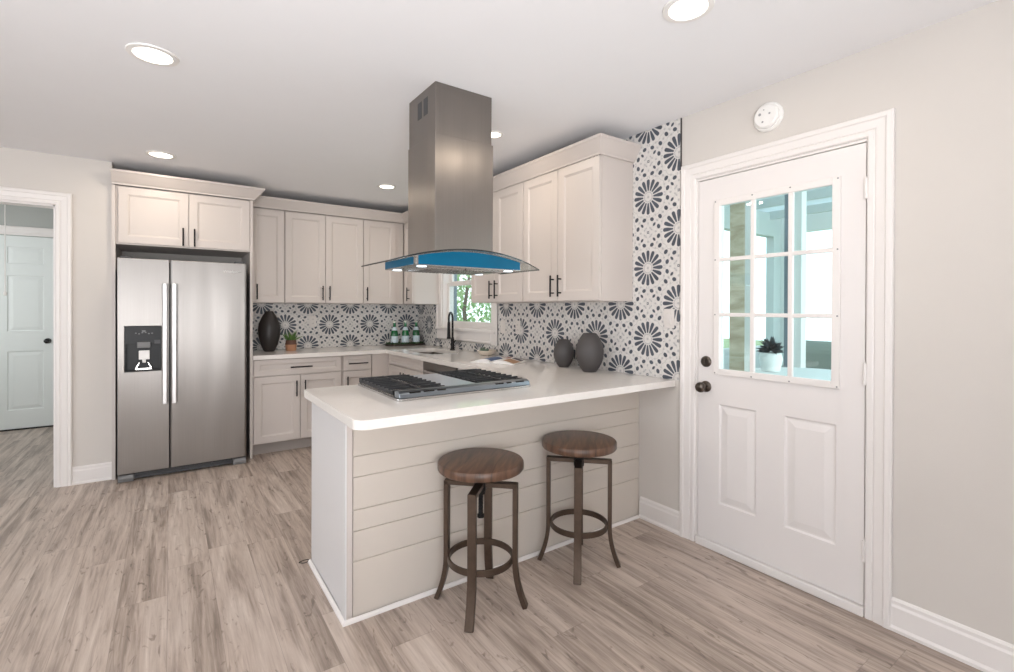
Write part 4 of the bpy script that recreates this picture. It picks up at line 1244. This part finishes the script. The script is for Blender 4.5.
# ================================================================== OUTSIDE: sunroom beyond the glazed door
SX = XR + .13
bm = B(); box(bm, SX, 7.0, -1.6, 3.35, -.10, -.02)
tag(link_mesh('sunroom_floor', bm, 'deck'), kind='structure')
bm = B(); box(bm, SX, 7.0, -1.6, 3.35, 2.62, 2.68)
tag(link_mesh('sunroom_ceiling', bm, translucent_material('translucent_roof_fill', (226, 234, 236))), kind='structure')  # roof made translucent so daylight from above brightens the dark sunroom
for i, x in enumerate((3.3, 4.1, 4.9, 5.7, 6.5)):
    bm = B(); box(bm, x, x + .05, -1.6, 3.35, 2.52, 2.62)
    tag(link_mesh('ceiling_joist', bm, 'tealwall'), 'dark line of a sunroom ceiling joist seen through the door glass', 'joist', 'sunroom ceiling joists')
def sun_wall(name, pts, holes, a, b, ax, mm='siding'):
    bm = B(); prism(bm, pts, a, b, ax, holes=holes); return tag(link_mesh(name, bm, mm), kind='structure')
sun_wall('wall_sunroom_end', [(-1.6, -.02), (3.35, -.02), (3.35, 2.6), (-1.6, 2.6)], [rect(-1.5, .85, .35, 2.35), rect(.45, .85, 1.75, 2.35), rect(1.85, .85, 3.1, 2.35)], 6.8, 6.9, 'x')
sun_wall('wall_sunroom_side', [(SX, -.02), (6.8, -.02), (6.8, 2.6), (SX, 2.6)], [rect(2.9, .85, 3.5, 2.2), rect(3.7, .85, 4.9, 2.3), rect(5.05, .85, 6.6, 2.3)], 3.25, 3.35, 'y', 'tealwall')
for i, (x, y, w, mm, lb) in enumerate(((4.40, 2.42, .16, 'postwood', 'pale wooden post seen through the left door panes'), (5.00, 2.20, .10, 'siding', 'white sunroom post seen through the middle door panes'), (4.55, 2.10, .05, 'bluegrey', 'slim blue-grey post seen beside the middle muntin'), (3.6, 1.94, .05, 'siding', 'slim white post just outside the left door panes'))):
    bm = B(); box(bm, x, x + w, y, y + w, -.02, 2.52)
    tag(link_mesh('sunroom_post', bm, mm, bevel=.004), lb, 'post')
so = thing('outdoor_sofa', 'rounded grey-green sofa beyond the lower right door pane', 'sofa', (5.55, 1.75, -.02))
bm = B(); box(bm, -.45, .45, -.9, .9, .02, .45); link_mesh('seat', bm, 'cushion', so, bevel=.08, seg=4)
bm = B(); box(bm, .2, .5, -.95, .95, .3, 1.0); link_mesh('backrest', bm, 'cushion', so, bevel=.13, seg=5)
for s in (-1, 1):
    bm = B(); box(bm, -.45, .4, s * .9 - .12, s * .9 + .12, .1, .72); link_mesh('armrest', bm, 'cushion', so, bevel=.1, seg=4)
tb = thing('patio_table', 'pale round table beyond the middle door panes', 'table', (4.22, 1.78, -.02))
bm = B(); lathe(bm, [(0, .80), (.44, .80), (.45, .81), (.45, .83), (0, .835)], 32); link_mesh('tabletop', bm, 'siding', tb)
bm = B(); lathe(bm, [(0, 0), (.25, 0), (.24, .02), (.04, .05), (.035, .8), (0, .8)], 24); link_mesh('pedestal', bm, 'bluegrey', tb)
pl_ = thing('patio_planter', 'dark round pot with a small shrub beyond the middle door pane', 'planter', (4.10, 2.04, .816))
bm = B(); lathe(bm, [(0, 0), (.07, 0), (.09, .10), (.08, .15), (0, .15)], 20); link_mesh('pot', bm, 'siding', pl_, smooth_=True)
bm = B()
for i in range(90):
    a = random.random() * 2 * PI; e = random.uniform(-.2, 1.5)
    leaf(bm, (0, 0, .17), (math.cos(a) * math.cos(e), math.sin(a) * math.cos(e), math.sin(e)), random.uniform(.07, .13), .02)
link_mesh('foliage', bm, 'darkframe', pl_)
# lawn and trees outside
bm = B(); box(bm, SX, 26, -14, 26, -.40, -.30)
tag(link_mesh('lawn', bm, 'grass'), kind='structure')
def tree(x, y, h, rad, label, n=900, seed=1):
    random.seed(seed)
    t = thing('garden_tree', label, 'tree', (x, y, -.30), 0, 'trees outside the sink window')
    bm = B(); tube(bm, [(0, 0, 0), (.05, .02, h * .25), (0, .1, h * .5), (.1, 0, h * .8)], [.07, .055, .04, .02], 8); link_mesh('trunk', bm, 'bark', t, smooth_=True)
    bm = B()
    for i in range(n):
        a = random.random() * 2 * PI; e = math.asin(random.uniform(-1, 1)); q = rad * random.uniform(.3, 1.0) ** .6
        p = (math.cos(a) * math.cos(e) * q, math.sin(a) * math.cos(e) * q, h * .55 + math.sin(e) * q * 1.15)
        leaf(bm, p, (random.uniform(-1, 1), random.uniform(-1, 1), random.uniform(-1, 1)), random.uniform(.09, .17), .038)
    link_mesh('foliage', bm, 'treeleaf' if seed % 2 else 'treeleafb', t)
tree(4.7, 8.1, 3.2, 1.35, 'leafy green tree filling the left of the sink window', 2600, 3)
tree(7.4, 9.6, 3.4, 1.35, 'paler leafy tree filling the right of the sink window', 2600, 4)
tree(7.6, 15.2, 5.0, 2.2, 'tall tree farther back outside the sink window', 900, 5)
bm = B(); box(bm, 2.90, 2.94, 5.31, 5.62, -.30, 2.6)
tag(link_mesh('downspout_board', bm, 'bluegrey'), 'blue-grey board outside at the left edge of the sink window', 'board')
